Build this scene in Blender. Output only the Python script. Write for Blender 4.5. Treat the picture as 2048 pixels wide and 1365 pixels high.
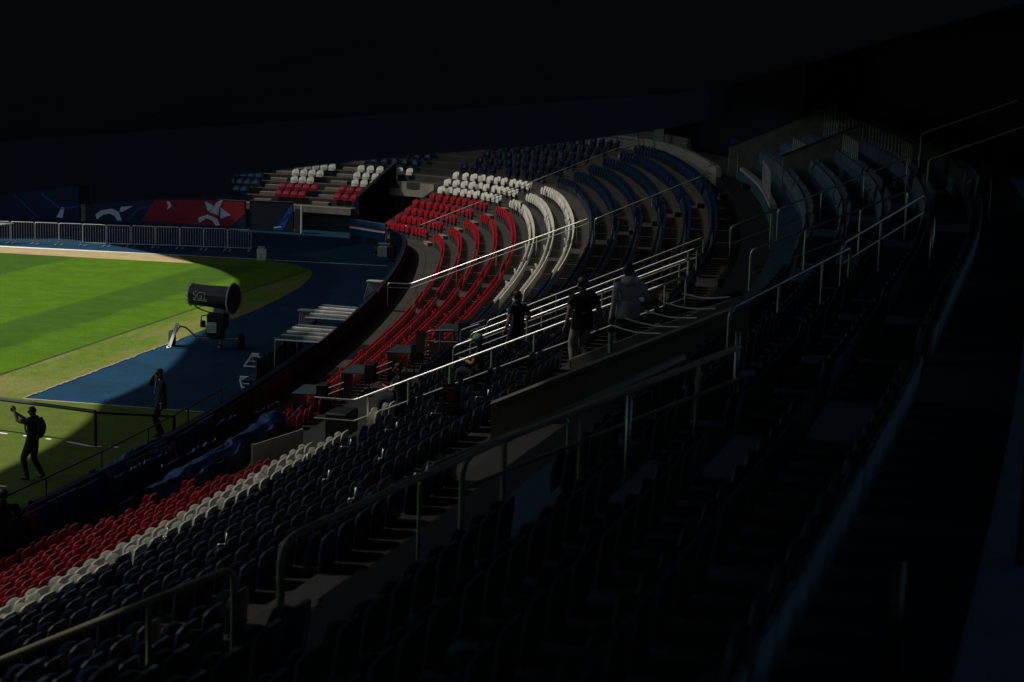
import bpy, bmesh, math, random
import numpy as np
from mathutils import Vector, Matrix, noise
for _o in list(bpy.data.objects): bpy.data.objects.remove(_o)
scene = bpy.context.scene
COL = scene.collection
random.seed(7)
# ------------------------------------------------------------------ camera
F, ROLL, PITCH, YAW, HC = 3630., .0292, .1585, .2139, 10.25
CX, CY = 1024., 682.5
FW = np.array([-math.sin(YAW)*math.cos(PITCH), math.cos(YAW)*math.cos(PITCH), -math.sin(PITCH)])
_r = np.array([math.cos(YAW), math.sin(YAW), 0.]); _u = np.cross(_r, FW)
RT = _r*math.cos(ROLL)+_u*math.sin(ROLL); UP = -_r*math.sin(ROLL)+_u*math.cos(ROLL)
CAM = np.array([0., 0., HC])
cd = bpy.data.cameras.new('camera'); co = bpy.data.objects.new('camera', cd); COL.objects.link(co)
co.matrix_world = Matrix(((RT[0], UP[0], -FW[0], 0), (RT[1], UP[1], -FW[1], 0), (RT[2], UP[2], -FW[2], HC), (0, 0, 0, 1)))
cd.sensor_width = 36; cd.lens = 36*F/2048; cd.clip_start = .1; cd.clip_end = 3000
cd.dof.use_dof = True; cd.dof.focus_distance = 58; cd.dof.aperture_fstop = 2.8
scene.camera = co
# ------------------------------------------------------------------ sky, sun, exposure
SUN_AZ = np.array([-.985, -.17]); SUN_EL = math.radians(50)      # horizontal direction TO the sun
w = bpy.data.worlds.new('World'); scene.world = w; w.use_nodes = True
nt = w.node_tree; sky = nt.nodes.new('ShaderNodeTexSky'); sky.sky_type = 'NISHITA'; sky.sun_disc = False
sky.sun_elevation = SUN_EL; sky.sun_rotation = math.atan2(SUN_AZ[0], SUN_AZ[1])
nt.links.new(sky.outputs[0], nt.nodes['Background'].inputs[0]); nt.nodes['Background'].inputs[1].default_value = .078
sd = bpy.data.lights.new('sun', 'SUN'); sd.energy = 3.5; sd.angle = math.radians(.55); sd.color = (1, .95, .84)
so = bpy.data.objects.new('sun', sd); COL.objects.link(so)
_sv = Vector((SUN_AZ[0]*math.cos(SUN_EL), SUN_AZ[1]*math.cos(SUN_EL), math.sin(SUN_EL)))
so.rotation_euler = _sv.to_track_quat('Z', 'Y').to_euler(); so.location = _sv*90
scene.view_settings.view_transform = 'Standard'; scene.view_settings.look = 'None'
scene.view_settings.exposure = 0.7; scene.view_settings.gamma = 1
scene.render.engine = 'CYCLES'
scene.cycles.max_bounces = 8; scene.cycles.diffuse_bounces = 5; scene.cycles.glossy_bounces = 3
scene.cycles.sample_clamp_indirect = 4
# ------------------------------------------------------------------ pixel -> place (a pixel gives a direction only)
def ray(x, y): return FW+RT*(x-CX)/F-UP*(y-CY)/F
def atz(x, y, z=0.):
    d = ray(x, y); return CAM+d*((z-HC)/d[2])
def atY(x, y, Y):
    d = ray(x, y); return CAM+d*(Y/d[1])
def proj(P):
    v = np.asarray(P, float)-CAM; z = v@FW; return CX+F*(v@RT)/z, CY-F*(v@UP)/z, z
# ------------------------------------------------------------------ the bowl: first row of seats as a plan curve, rows offset outwards
CP = [(-19.6,-14),(-18.2,-4),(-17.1,5),(-16.35,13),(-15.85,20),(-15.5,25),(-15.27,30),(-15.2,36),(-15.4,42),(-15.85,48),(-16.5,54),(-17.25,60),(-18.2,66),(-19.3,72),(-20.6,78),(-22.1,84),(-23.3,87.6),(-25.0,90.8),(-27.3,93.1),(-30,94.4),(-34,95.1),(-40,95.4),(-52,95.5),(-64,95.5)]
def catmull(P, k=12):
    P = [np.array(p, float) for p in P]; out = []; Q = [2*P[0]-P[1]]+P+[2*P[-1]-P[-2]]
    for i in range(1, len(Q)-2):
        a, b, c, d = Q[i-1:i+3]
        for j in range(k):
            t = j/k; out.append(.5*((2*b)+(-a+c)*t+(2*a-5*b+4*c-d)*t*t+(-a+3*b-3*c+d)*t**3))
    out.append(P[-1]); return np.array(out)
REF = catmull(CP); SS = np.concatenate([[0], np.cumsum(np.linalg.norm(np.diff(REF, axis=0), axis=1))])
TAN = np.gradient(REF, SS, axis=0); TAN /= np.linalg.norm(TAN, axis=1)[:, None]
DR, RISE, Z0 = .8, .35, .3
def ref(s):
    p = np.array([np.interp(s, SS, REF[:, 0]), np.interp(s, SS, REF[:, 1])])
    t = np.array([np.interp(s, SS, TAN[:, 0]), np.interp(s, SS, TAN[:, 1])]); t /= np.linalg.norm(t)
    return p, t, np.array([t[1], -t[0]])
def T(n): return Z0+RISE*max(n, 0)
def B(n, s, h=0., z=None):
    p, t, q = ref(s); p = p+q*DR*n
    return np.array([p[0], p[1], (T(n) if z is None else z)+h])
def ns(P):
    i = np.linalg.norm(REF-np.asarray(P)[:2], axis=1).argmin(); lo, hi = SS[max(i-1, 0)], SS[min(i+1, len(SS)-1)]
    best = min(np.linspace(lo, hi, 21), key=lambda s: np.linalg.norm(ref(s)[0]-P[:2])); p, t, q = ref(best); return (np.asarray(P)[:2]-p)@q/DR, best
def hit(x, y, h=0.):
    "where the line of sight meets the terrace surface raised by h"
    d = ray(x, y); last = 8.
    for k in np.arange(8, 120, .4):
        P = CAM+d*k
        if P[2] < T(ns(P)[0])+h:
            a, b = last, k
            for _ in range(14):
                m = (a+b)/2; Q = CAM+d*m
                if Q[2] > T(ns(Q)[0])+h: a = m
                else: b = m
            return CAM+d*b
        last = k
def heading(s):
    t = ref(s)[1]; return math.atan2(-t[0], t[1])
# ------------------------------------------------------------------ materials
MATS = {}
def mat(name, col, rough=.6, metal=0., var=.15, vs=3., bump=0., bs=60., spec=.5, col2=None, coat=0., trans=0., alpha=1.):
    if name in MATS: return MATS[name]
    m = bpy.data.materials.new(name); m.use_nodes = True; t = m.node_tree; N = t.nodes; L = t.links
    b = N['Principled BSDF']; b.inputs['Roughness'].default_value = rough; b.inputs['Metallic'].default_value = metal
    b.inputs['Specular IOR Level'].default_value = spec; b.inputs['Coat Weight'].default_value = coat
    b.inputs['Alpha'].default_value = alpha
    g = N.new('ShaderNodeNewGeometry')
    n1 = N.new('ShaderNodeTexNoise'); n1.inputs['Scale'].default_value = vs; n1.inputs['Detail'].default_value = 6; n1.inputs['Roughness'].default_value = .65
    L.new(g.outputs['Position'], n1.inputs['Vector'])
    r = N.new('ShaderNodeValToRGB'); r.color_ramp.elements[0].position = .3; r.color_ramp.elements[1].position = .72
    c = np.array(col); c2 = np.array(col2) if col2 is not None else c*(1+var)
    c1 = c*(1-var) if col2 is None else c
    r.color_ramp.elements[0].color = (*np.clip(c1, 0, 1), 1); r.color_ramp.elements[1].color = (*np.clip(c2, 0, 1), 1)
    L.new(n1.outputs['Fac'], r.inputs['Fac']); L.new(r.outputs['Color'], b.inputs['Base Color'])
    rr = N.new('ShaderNodeMapRange'); rr.inputs['To Min'].default_value = max(rough-.1, .03); rr.inputs['To Max'].default_value = min(rough+.12, 1)
    L.new(n1.outputs['Fac'], rr.inputs['Value']); L.new(rr.outputs['Result'], b.inputs['Roughness'])
    if bump:
        n2 = N.new('ShaderNodeTexNoise'); n2.inputs['Scale'].default_value = bs; n2.inputs['Detail'].default_value = 5
        L.new(g.outputs['Position'], n2.inputs['Vector'])
        bp = N.new('ShaderNodeBump'); bp.inputs['Strength'].default_value = bump; bp.inputs['Distance'].default_value = .02
        L.new(n2.outputs['Fac'], bp.inputs['Height']); L.new(bp.outputs['Normal'], b.inputs['Normal'])
    MATS[name] = m; return m
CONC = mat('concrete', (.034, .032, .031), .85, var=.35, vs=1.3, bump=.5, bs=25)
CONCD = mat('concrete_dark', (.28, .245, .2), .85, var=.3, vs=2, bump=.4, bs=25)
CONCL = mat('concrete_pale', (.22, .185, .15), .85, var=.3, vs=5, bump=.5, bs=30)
STEEL = mat('steel', (.62, .62, .61), .3, 1., var=.12, vs=9)
STEELD = mat('steel_worn', (.3, .3, .29), .42, 1., var=.25, vs=12)
BLACKM = mat('black_metal', (.012, .012, .014), .45, 0, var=.3, vs=8)
BLACKP = mat('black_plastic', (.015, .016, .018), .4, var=.3, vs=8)
NAVY = mat('navy_paint', (.007, .015, .032), .85, var=.3, vs=2, spec=.08)
NAVYL = mat('blue_paint', (.006, .045, .12), .45, var=.25, vs=2)
DARK = mat('dark_fascia', (.021, .033, .046), .9, var=.2, vs=1.5, bump=.2, spec=.1)
SEATR = mat('seat_red', (.36, .012, .026), .3, var=.18, vs=2.3, coat=.15)
SEATW = mat('seat_white', (.72, .70, .64), .35, var=.1, vs=2.3, coat=.1)
SEATB = mat('seat_blue', (.005, .016, .046), .3, var=.3, vs=2.3, coat=.15)
SEATN = mat('seat_navy_lightened', (.045, .07, .09), .6, var=.3, vs=2.3, spec=.2)  # navy seat colour lightened in place of faint light under the tier
SEATS = mat('seat_upper_lightened', (.12, .15, .19), .4, var=.3, vs=2.3)  # blue seat colour lightened because little light reaches the upper block
STEPN = mat('step_lightened', (.08, .13, .17), .9, var=.2, vs=2, spec=.1)  # concrete steps lightened and tinted blue, painting in faint ambient light
OLIVE = mat('olive_rail', (.22, .21, .15), .5, var=.2, vs=8)
BARP = mat('bar_lightened', (.72, .7, .64), .5, var=.2, vs=6)  # steel bars coloured brighter to make up for missing light
PALEW = mat('wall_lightened', (.55, .46, .37), .9, var=.3, vs=5, bump=.5, bs=30)  # concrete lightened to make up for weak light at the top
WHITE = mat('white_paint', (.78, .78, .76), .45, var=.07, vs=4)
GREYP = mat('grey_plastic', (.32, .33, .33), .5, var=.15, vs=4)
RUBBER = mat('rubber', (.012, .012, .012), .8, var=.2, vs=8)
# ------------------------------------------------------------------ mesh builder
def nrm(v):
    v = np.asarray(v, float); l = np.linalg.norm(v); return v/l if l > 1e-9 else v
def fillet(pts, r=.08, k=5):
    P = [np.array(p, float) for p in pts]; out = [P[0]]
    for i in range(1, len(P)-1):
        a, b, c = P[i-1], P[i], P[i+1]; d1 = a-b; d2 = c-b; l = min(r, .45*np.linalg.norm(d1), .45*np.linalg.norm(d2))
        p0 = b+nrm(d1)*l; p1 = b+nrm(d2)*l
        for j in range(k+1):
            t = j/k; out.append((1-t)**2*p0+2*t*(1-t)*b+t*t*p1)
    out.append(P[-1]); return out
class MB:
    def __init__(s): s.v = []; s.f = []; s.mi = []
    def add(s, vs, fs, mi=0):
        o = len(s.v); s.v += [tuple(map(float, p)) for p in vs]; s.f += [tuple(i+o for i in f) for f in fs]; s.mi += [mi]*len(fs); return s
    def loft(s, rings, cap=True, closed=False, mi=0):
        k = len(rings[0]); vs = [p for r in rings for p in r]; fs = []
        for i in range(len(rings)-1+(1 if closed else 0)):
            a = i*k; b = ((i+1) % len(rings))*k
            for j in range(k): fs.append((a+j, a+(j+1) % k, b+(j+1) % k, b+j))
        if cap and not closed: fs += [tuple(range(k-1, -1, -1)), tuple(range((len(rings)-1)*k, len(rings)*k))]
        return s.add(vs, fs, mi)
    def box(s, c, size, ax=None, bev=0., mi=0):
        c = np.array(c, float); h = np.array(size, float)/2; A = np.eye(3) if ax is None else np.array(ax, float)
        if bev:
            b = min(bev, .45*min(h)*2); o = []
            def ring(ix, z):
                x, y = h[0]-ix, h[1]-ix; e = b
                return [c+A.T@np.array(p) for p in ((x-e,-y,z),(x,-y+e,z),(x,y-e,z),(x-e,y,z),(-x+e,y,z),(-x,y-e,z),(-x,-y+e,z),(-x+e,-y,z))]
            return s.loft([ring(b, -h[2]), ring(0, -h[2]+b), ring(0, h[2]-b), ring(b, h[2])], mi=mi)
        vs = [c+A.T@(h*np.array(q)) for q in ((-1,-1,-1),(1,-1,-1),(1,1,-1),(-1,1,-1),(-1,-1,1),(1,-1,1),(1,1,1),(-1,1,1))]
        return s.add(vs, [(0,3,2,1),(4,5,6,7),(0,1,5,4),(1,2,6,5),(2,3,7,6),(3,0,4,7)], mi)
    def tube(s, pts, r, k=8, mi=0, cap=True):
        P = [np.array(p, float) for p in pts]; rs = r if isinstance(r, (list, tuple)) else [r]*len(P); rings = []; n = None
        for i, p in enumerate(P):
            t = nrm(P[min(i+1, len(P)-1)]-P[max(i-1, 0)])
            if n is None: n = nrm(np.cross(t, (0, 0, 1) if abs(t[2]) < .9 else (1, 0, 0)))
            n = nrm(n-t*(n@t)); b = np.cross(t, n)
            rings.append([p+rs[i]*(math.cos(2*math.pi*j/k)*n+math.sin(2*math.pi*j/k)*b) for j in range(k)])
        return s.loft(rings, cap, mi=mi)
    def lathe(s, prof, o, axis, k=20, mi=0, cap=True):
        o = np.array(o, float); a = nrm(axis); n = nrm(np.cross(a, (0, 0, 1) if abs(a[2]) < .9 else (1, 0, 0))); b = np.cross(a, n)
        return s.loft([[o+a*z+r*(math.cos(2*math.pi*j/k)*n+math.sin(2*math.pi*j/k)*b) for j in range(k)] for r, z in prof], cap, mi=mi)
    def torus(s, o, axis, R, r, k=28, kk=8, mi=0):
        o = np.array(o, float); a = nrm(axis); n = nrm(np.cross(a, (0, 0, 1) if abs(a[2]) < .9 else (1, 0, 0))); b = np.cross(a, n); rings = []
        for i in range(k):
            d = math.cos(2*math.pi*i/k)*n+math.sin(2*math.pi*i/k)*b
            rings.append([o+d*(R+r*math.cos(2*math.pi*j/kk))+a*r*math.sin(2*math.pi*j/kk) for j in range(kk)])
        return s.loft(rings, closed=True, mi=mi)
    def slab(s, pts, th, mi=0):
        "flat polygon with thickness th along its normal"
        P = [np.array(p, float) for p in pts]; n = np.zeros(3)
        for i in range(len(P)): n += np.cross(P[i]-P[0], P[(i+1) % len(P)]-P[0])
        n = nrm(n); return s.loft([[p-n*th/2 for p in P], [p+n*th/2 for p in P]], mi=mi)
    def grid(s, fn, nu, nv, th=0., mi=0):
        V = [[np.array(fn(i/nu, j/nv), float) for j in range(nv+1)] for i in range(nu+1)]
        vs = [V[i][j] for i in range(nu+1) for j in range(nv+1)]; fs = [(i*(nv+1)+j, (i+1)*(nv+1)+j, (i+1)*(nv+1)+j+1, i*(nv+1)+j+1) for i in range(nu) for j in range(nv)]
        if th:
            m = len(vs); N = np.zeros((m, 3)); va = np.array(vs)
            for f in fs:
                n = np.cross(va[f[1]]-va[f[0]], va[f[2]]-va[f[0]])
                for i in f: N[i] += n
            N /= np.maximum(np.linalg.norm(N, axis=1), 1e-9)[:, None]
            vs = vs+list(va-N*th); bf = [tuple(i+m for i in f[::-1]) for f in fs]
            I = lambda i, j: i*(nv+1)+j
            bd = [I(i, 0) for i in range(nu)]+[I(nu, j) for j in range(nv)]+[I(i, nv) for i in range(nu, 0, -1)]+[I(0, j) for j in range(nv, 0, -1)]
            fs = fs+bf+[(bd[(q+1) % len(bd)], bd[q], bd[q]+m, bd[(q+1) % len(bd)]+m) for q in range(len(bd))]
        return s.add(vs, fs, mi)
    def mesh(s, name, mats, smooth=False, off=None):
        me = bpy.data.meshes.new(name); V = s.v if off is None else [tuple(np.array(p)-off) for p in s.v]
        me.from_pydata(V, [], s.f)
        for m in (mats if isinstance(mats, (list, tuple)) else [mats]): me.materials.append(m)
        if any(s.mi): me.polygons.foreach_set('material_index', s.mi)
        bm = bmesh.new(); bm.from_mesh(me); bmesh.ops.recalc_face_normals(bm, faces=bm.faces[:]); bm.to_mesh(me); bm.free()
        if smooth: me.shade_smooth()
        me.update(); return me
    def build(s, name, mats, parent=None, smooth=False, local=False, **tags):
        off = None; base = None
        if parent is not None and not local: off = np.array(parent['base'] if 'base' in parent else (0, 0, 0), float)
        elif parent is None and not local:
            V = np.array(s.v); base = np.array([(V[:, 0].min()+V[:, 0].max())/2, (V[:, 1].min()+V[:, 1].max())/2, V[:, 2].min()]); off = base
        o = bpy.data.objects.new(name, s.mesh(name, mats, smooth, off)); COL.objects.link(o)
        if base is not None: o.location = base; o['base'] = list(base)
        if parent is not None:
            o.parent = parent; o['base'] = list(parent['base']) if 'base' in parent else [0., 0., 0.]
        for k, v in tags.items(): o[k] = v
        return o
def angle_smooth(o, deg=35):
    o.data.shade_smooth()
    if hasattr(o.data, 'set_sharp_from_angle'): o.data.set_sharp_from_angle(angle=math.radians(deg))
    return o
def thing(name, label, cat, base=(0, 0, 0), group=None, rotz=0.):
    o = bpy.data.objects.new(name, None); o.empty_display_size = .1; COL.objects.link(o)
    o.location = [float(v) for v in base]; o.rotation_euler = (0, 0, rotz); o['label'] = label; o['category'] = cat; o['base'] = [float(v) for v in base]
    if group: o['group'] = group
    return o
def copy_tree(o, parent=None):
    c = o.copy(); COL.objects.link(c); c.parent = parent
    for ch in o.children: copy_tree(ch, c)
    return c
def frame2(dx):
    "axes with local x along dx (horizontal), rows of a 3x3"
    d = nrm((dx[0], dx[1], 0)); return np.array([d, (-d[1], d[0], 0), (0, 0, 1)])
# ================================================================== SETTING
def sheet(name, poly, z, m, kind='structure', sub=1, **k):
    mb = MB(); mb.add([(x, y, z) for x, y in poly], [tuple(range(len(poly)))]); return mb.build(name, m, local=True, kind=kind, **k)
def ramp_mat(name, stops, axis, scale_noise, namt, rough=.9, bump=.6, bs=180., patch=None):
    "surface colour in bands across one world axis (mowing stripes) broken up by noise"
    m = bpy.data.materials.new(name); m.use_nodes = True; t = m.node_tree; N = t.nodes; L = t.links; b = N['Principled BSDF']
    b.inputs['Roughness'].default_value = rough; b.inputs['Specular IOR Level'].default_value = .15
    g = N.new('ShaderNodeNewGeometry'); sx = N.new('ShaderNodeSeparateXYZ'); L.new(g.outputs['Position'], sx.inputs[0])
    n1 = N.new('ShaderNodeTexNoise'); n1.inputs['Scale'].default_value = scale_noise; n1.inputs['Detail'].default_value = 8; n1.inputs['Roughness'].default_value = .7
    L.new(g.outputs['Position'], n1.inputs['Vector'])
    wob = N.new('ShaderNodeMath'); wob.operation = 'MULTIPLY_ADD'; wob.inputs[1].default_value = .5; wob.inputs[2].default_value = -.25
    nl = N.new('ShaderNodeTexNoise'); nl.inputs['Scale'].default_value = .9; nl.inputs['Detail'].default_value = 6; L.new(g.outputs['Position'], nl.inputs['Vector']); L.new(nl.outputs['Fac'], wob.inputs[0])
    ad = N.new('ShaderNodeMath'); L.new(sx.outputs[axis], ad.inputs[0]); L.new(wob.outputs[0], ad.inputs[1])
    lo, hi = stops[0][0], stops[-1][0]; mr = N.new('ShaderNodeMapRange'); mr.inputs['From Min'].default_value = lo; mr.inputs['From Max'].default_value = hi; L.new(ad.outputs[0], mr.inputs['Value'])
    r = N.new('ShaderNodeValToRGB'); cr = r.color_ramp
    while len(cr.elements) < len(stops): cr.elements.new(.5)
    for e, (p, c) in zip(cr.elements, stops): e.position = (p-lo)/(hi-lo); e.color = (*c, 1)
    L.new(mr.outputs['Result'], r.inputs['Fac'])
    mul = N.new('ShaderNodeMixRGB'); mul.blend_type = 'MULTIPLY'; mul.inputs['Fac'].default_value = 1
    vr = N.new('ShaderNodeMapRange'); vr.inputs['From Min'].default_value = .3; vr.inputs['From Max'].default_value = .7; vr.inputs['To Min'].default_value = 1-namt; vr.inputs['To Max'].default_value = 1+namt; L.new(n1.outputs['Fac'], vr.inputs['Value'])
    cb = N.new('ShaderNodeCombineColor'); [L.new(vr.outputs['Result'], cb.inputs[i]) for i in range(3)]
    L.new(r.outputs['Color'], mul.inputs['Color1']); L.new(cb.outputs['Color'], mul.inputs['Color2']); out = mul.outputs['Color']
    if patch:
        pn = N.new('ShaderNodeTexNoise'); pn.inputs['Scale'].default_value = patch[0]; pn.inputs['Detail'].default_value = 7; pn.inputs['Roughness'].default_value = .75
        mp = N.new('ShaderNodeMapping'); mp.inputs['Scale'].default_value = patch[2]; L.new(g.outputs['Position'], mp.inputs['Vector']); L.new(mp.outputs['Vector'], pn.inputs['Vector'])
        pr = N.new('ShaderNodeMapRange'); pr.inputs['From Min'].default_value = patch[3] if len(patch) > 3 else .42; pr.inputs['From Max'].default_value = .62 if len(patch) < 4 else patch[3]+.2; L.new(pn.outputs['Fac'], pr.inputs['Value'])
        mx = N.new('ShaderNodeMixRGB'); L.new(pr.outputs['Result'], mx.inputs['Fac']); L.new(out, mx.inputs['Color1']); mx.inputs['Color2'].default_value = (*patch[1], 1); out = mx.outputs['Color']
    nf = N.new('ShaderNodeTexNoise'); nf.inputs['Scale'].default_value = 13; nf.inputs['Detail'].default_value = 9; nf.inputs['Roughness'].default_value = .8; L.new(g.outputs['Position'], nf.inputs['Vector'])
    fr_ = N.new('ShaderNodeMapRange'); fr_.inputs['From Min'].default_value = .3; fr_.inputs['From Max'].default_value = .7; fr_.inputs['To Min'].default_value = 1-namt*2; fr_.inputs['To Max'].default_value = 1+namt*2; L.new(nf.outputs['Fac'], fr_.inputs['Value'])
    c3 = N.new('ShaderNodeCombineColor'); [L.new(fr_.outputs['Result'], c3.inputs[i]) for i in range(3)]; m3 = N.new('ShaderNodeMixRGB'); m3.blend_type = 'MULTIPLY'; m3.inputs['Fac'].default_value = 1; L.new(out, m3.inputs['Color1']); L.new(c3.outputs['Color'], m3.inputs['Color2']); out = m3.outputs['Color']
    L.new(out, b.inputs['Base Color'])
    n2 = N.new('ShaderNodeTexNoise'); n2.inputs['Scale'].default_value = bs; n2.inputs['Detail'].default_value = 3; L.new(g.outputs['Position'], n2.inputs['Vector'])
    bp = N.new('ShaderNodeBump'); bp.inputs['Strength'].default_value = bump; bp.inputs['Distance'].default_value = .03; L.new(n2.outputs['Fac'], bp.inputs['Height']); L.new(bp.outputs['Normal'], b.inputs['Normal'])
    return m
LG, DG = (.056, .124, .0006), (.034, .084, .003)
st = []
edges = [-100, -43, -38.4, -31.75, -29.05, -26]; cols = [LG, DG, LG, DG, LG]
for i, c in enumerate(cols): st += [(edges[i]+.12, c), (edges[i+1]-.12, c)]
GRASS = ramp_mat('mown_grass', st, 'X', .9, .26, patch=(1.1, (.07, .11, .004), (1, .5, 1), .58))
TURF = ramp_mat('worn_turf', [(-40, (.085, .14, .012)), (-10, (.085, .14, .012))], 'X', 2.2, .3, patch=(.4, (.19, .165, .06), (1, .3, 1)))
TURFG = ramp_mat('green_turf', [(-40, (.075, .11, .014)), (-10, (.075, .11, .014))], 'X', 1.5, .2)  # plain green turf, one even tone broken by noise
SAND = ramp_mat('straw_turf', [(-120, (.36, .28, .15)), (-10, (.36, .28, .15))], 'X', 1.2, .2)
BLUEC = ramp_mat('blue_carpet', [(-120, (.002, .03, .066)), (0, (.002, .03, .066))], 'X', .8, .3, rough=.85, bump=.3, bs=60)
sheet('ground', [(-1500, -1500), (1500, -1500), (1500, 1500), (-1500, 1500)], -.03, mat('asphalt', (.05, .05, .052), .9, var=.2, vs=.4))
sheet('carpet', [(-105, 46.9), (-12, 46.9), (-12, 101), (-105, 101)], -.006, BLUEC)
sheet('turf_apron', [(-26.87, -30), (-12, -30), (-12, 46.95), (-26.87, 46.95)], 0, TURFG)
sheet('turf_strip', [(-26.87, 46.95), (-24.5, 46.95), (-24.55, 56), (-24.6, 63), (-26.87, 67)], .001, TURF)
sheet('turf_strip', [(-26.87, 67), (-24.6, 63), (-24.62, 66.), (-24.9, 70), (-25.3, 73.4), (-25.8, 76), (-26.35, 78.2), (-26.87, 79.35)], .001, TURF)
sheet('goal_strip', [(-100, 79.0), (-32.5, 79.2), (-34.5, 81.9), (-100, 81.6)], .0, SAND)
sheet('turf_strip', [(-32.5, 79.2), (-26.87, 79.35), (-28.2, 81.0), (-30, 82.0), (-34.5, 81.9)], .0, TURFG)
sheet('pitch', [(-100, -30), (-26.85, -30), (-26.85, 79.33), (-45, 79.0), (-100, 79.0)], .006, GRASS)
# the cut edge of the thick turf and white paint lines
mb = MB(); mb.add([(-26.87, -30, 0), (-26.81, -30, 0), (-26.81, 79, .002), (-26.87, 79, .002), (-26.87, -30, .03), (-26.81, -30, .0), (-26.81, 79, .0), (-26.87, 79, .03)], [(4, 5, 6, 7)]); mb.build('turf_edge', mat('turf_edge', (.03, .05, .01), .95), local=True, kind='structure')
def mark(pix, wd, z=.01):
    a, b = (atz(*p, z) for p in pix); d = nrm(b-a); q = np.array([-d[1], d[0], 0])*wd/2
    MB().add([a-q, b-q, b+q, a+q], [(0, 1, 2, 3)]).build('painted_line', WHITE, local=True, kind='structure')
for pp in (((-60, 858.5), (15, 868)), ((47, 871.5), (58, 873)), ((92, 877.5), (102, 879)), ((133, 883.5), (186, 893.5)), ((219, 893), (237, 895)), ((-10, 971), (12, 973.5)), ((212, 960), (224, 960.5)), ((178, 892.5), (204, 893.5))): mark(pp, .09)
mb = MB(); q = [(-100, 81.0, .6), (-46, 81.2, .5), (-40, 81.55, .4), (-35.5, 81.95, .14), (-24.0, 82.25, .1)]
for (x0, y0, w0), (x1, y1, w1) in zip(q, q[1:]): mb.add([(x0, y0, .008), (x1, y1, .008), (x1, y1+w1, .008), (x0, y0+w0, .008)], [(0, 1, 2, 3)])
mb.build('painted_line', WHITE, local=True, kind='structure')
# seams between carpet lengths, tyre marks
SEAM = mat('seam', (.001, .012, .03), .9)
for (xa, ya), (xb, yb), w_ in (((172, 758), (262, 770), .05), ((330, 706), (520, 716), .03), ((470, 640), (640, 652), .03), ((250, 742), (420, 760), .02), ((560, 600), (720, 606), .03), ((420, 800), (500, 728), .03)):
    a, b = atz(xa, ya, .001), atz(xb, yb, .001); d = nrm(b-a); q = np.array([-d[1], d[0], 0])*w_/2
    MB().add([a-q, b-q, b+q, a+q], [(0, 1, 2, 3)]).build('carpet_seam', SEAM, local=True, kind='structure')
# rough cut border of the blue carpet
FRAY = mat('frayed_edge', (.2, .17, .15), .95, var=.5, vs=14)
mb = MB()
for i in range(90):
    y = 46.95+i*.13; x = -24.5-(y-47)*.004+random.uniform(-.03, .03); mb.box((x, y, .008), (random.uniform(.05, .12), .135, .012))
mb.build('carpet_border', FRAY, local=True, kind='structure')
mb = MB(); mb.box((-20.6, 46.93, .006), (7.9, .07, .01)); mb.build('carpet_border', mat('pale_edge', (.33, .3, .2), .9), local=True, kind='structure')
# ---------------------------------------------------------------- terrace
TER = bpy.data.objects.new('seating_terrace', None); COL.objects.link(TER); TER['kind'] = 'structure'
S0, S1 = 2., 150.
VOID = (110.55, 112.95)
def sranges(n):
    if n < 7:
        R = [(S0, VOID[0])]
        if n >= 3: R.append((VOID[1], S1))
        return R
    return [(S0, S1)] if n < 15 else [(S0, 85.)]
def strip(f0, f1, a, b, ds=.9):
    k = max(2, int((b-a)/ds)); return [(f0(a+(b-a)*i/k), f1(a+(b-a)*i/k)) for i in range(k+1)]
def ribbon(mb, f0, f1, a, b, ds=.9):
    P = strip(f0, f1, a, b, ds); vs = [p for pr in P for p in pr]
    mb.add(vs, [(2*i, 2*i+1, 2*i+3, 2*i+2) for i in range(len(P)-1)])
for n in range(0, 23):
    mb = MB()
    for a, b in sranges(n):
        zl = T(n-1) if n > 0 else 0.
        if a > 100 and n == 3: zl = 0.
        ribbon(mb, lambda s: B(n-.62, s, z=zl-.02), lambda s: B(n-.62, s, z=T(n)), a, b)
        ribbon(mb, lambda s: B(n-.62, s, z=T(n)), lambda s: B(n+.40, s, z=T(n)), a, b)
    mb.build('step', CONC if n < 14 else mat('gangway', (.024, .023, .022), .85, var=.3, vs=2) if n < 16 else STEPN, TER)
mb = MB(); ribbon(mb, lambda s: B(14.3, s, z=T(14)-.01), lambda s: B(23, s, z=T(14)-.01), 84.9, S1); mb.build('concourse_floor', CONCD, TER)
mb = MB(); ribbon(mb, lambda s: B(-1.9, s, z=Z0), lambda s: B(-.6, s, z=Z0), 48.2, VOID[0]); ribbon(mb, lambda s: B(-1.9, s, z=.04), lambda s: B(-.6, s, z=.04), S0, 48.2); ribbon(mb, lambda s: B(-1.9+(s-48.2)*20, 48.2, z=.03), lambda s: B(-1.9+(s-48.2)*20, 48.2, z=Z0), 48.2, 48.265, .02); mb.build('walkway', CONC, TER)
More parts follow.
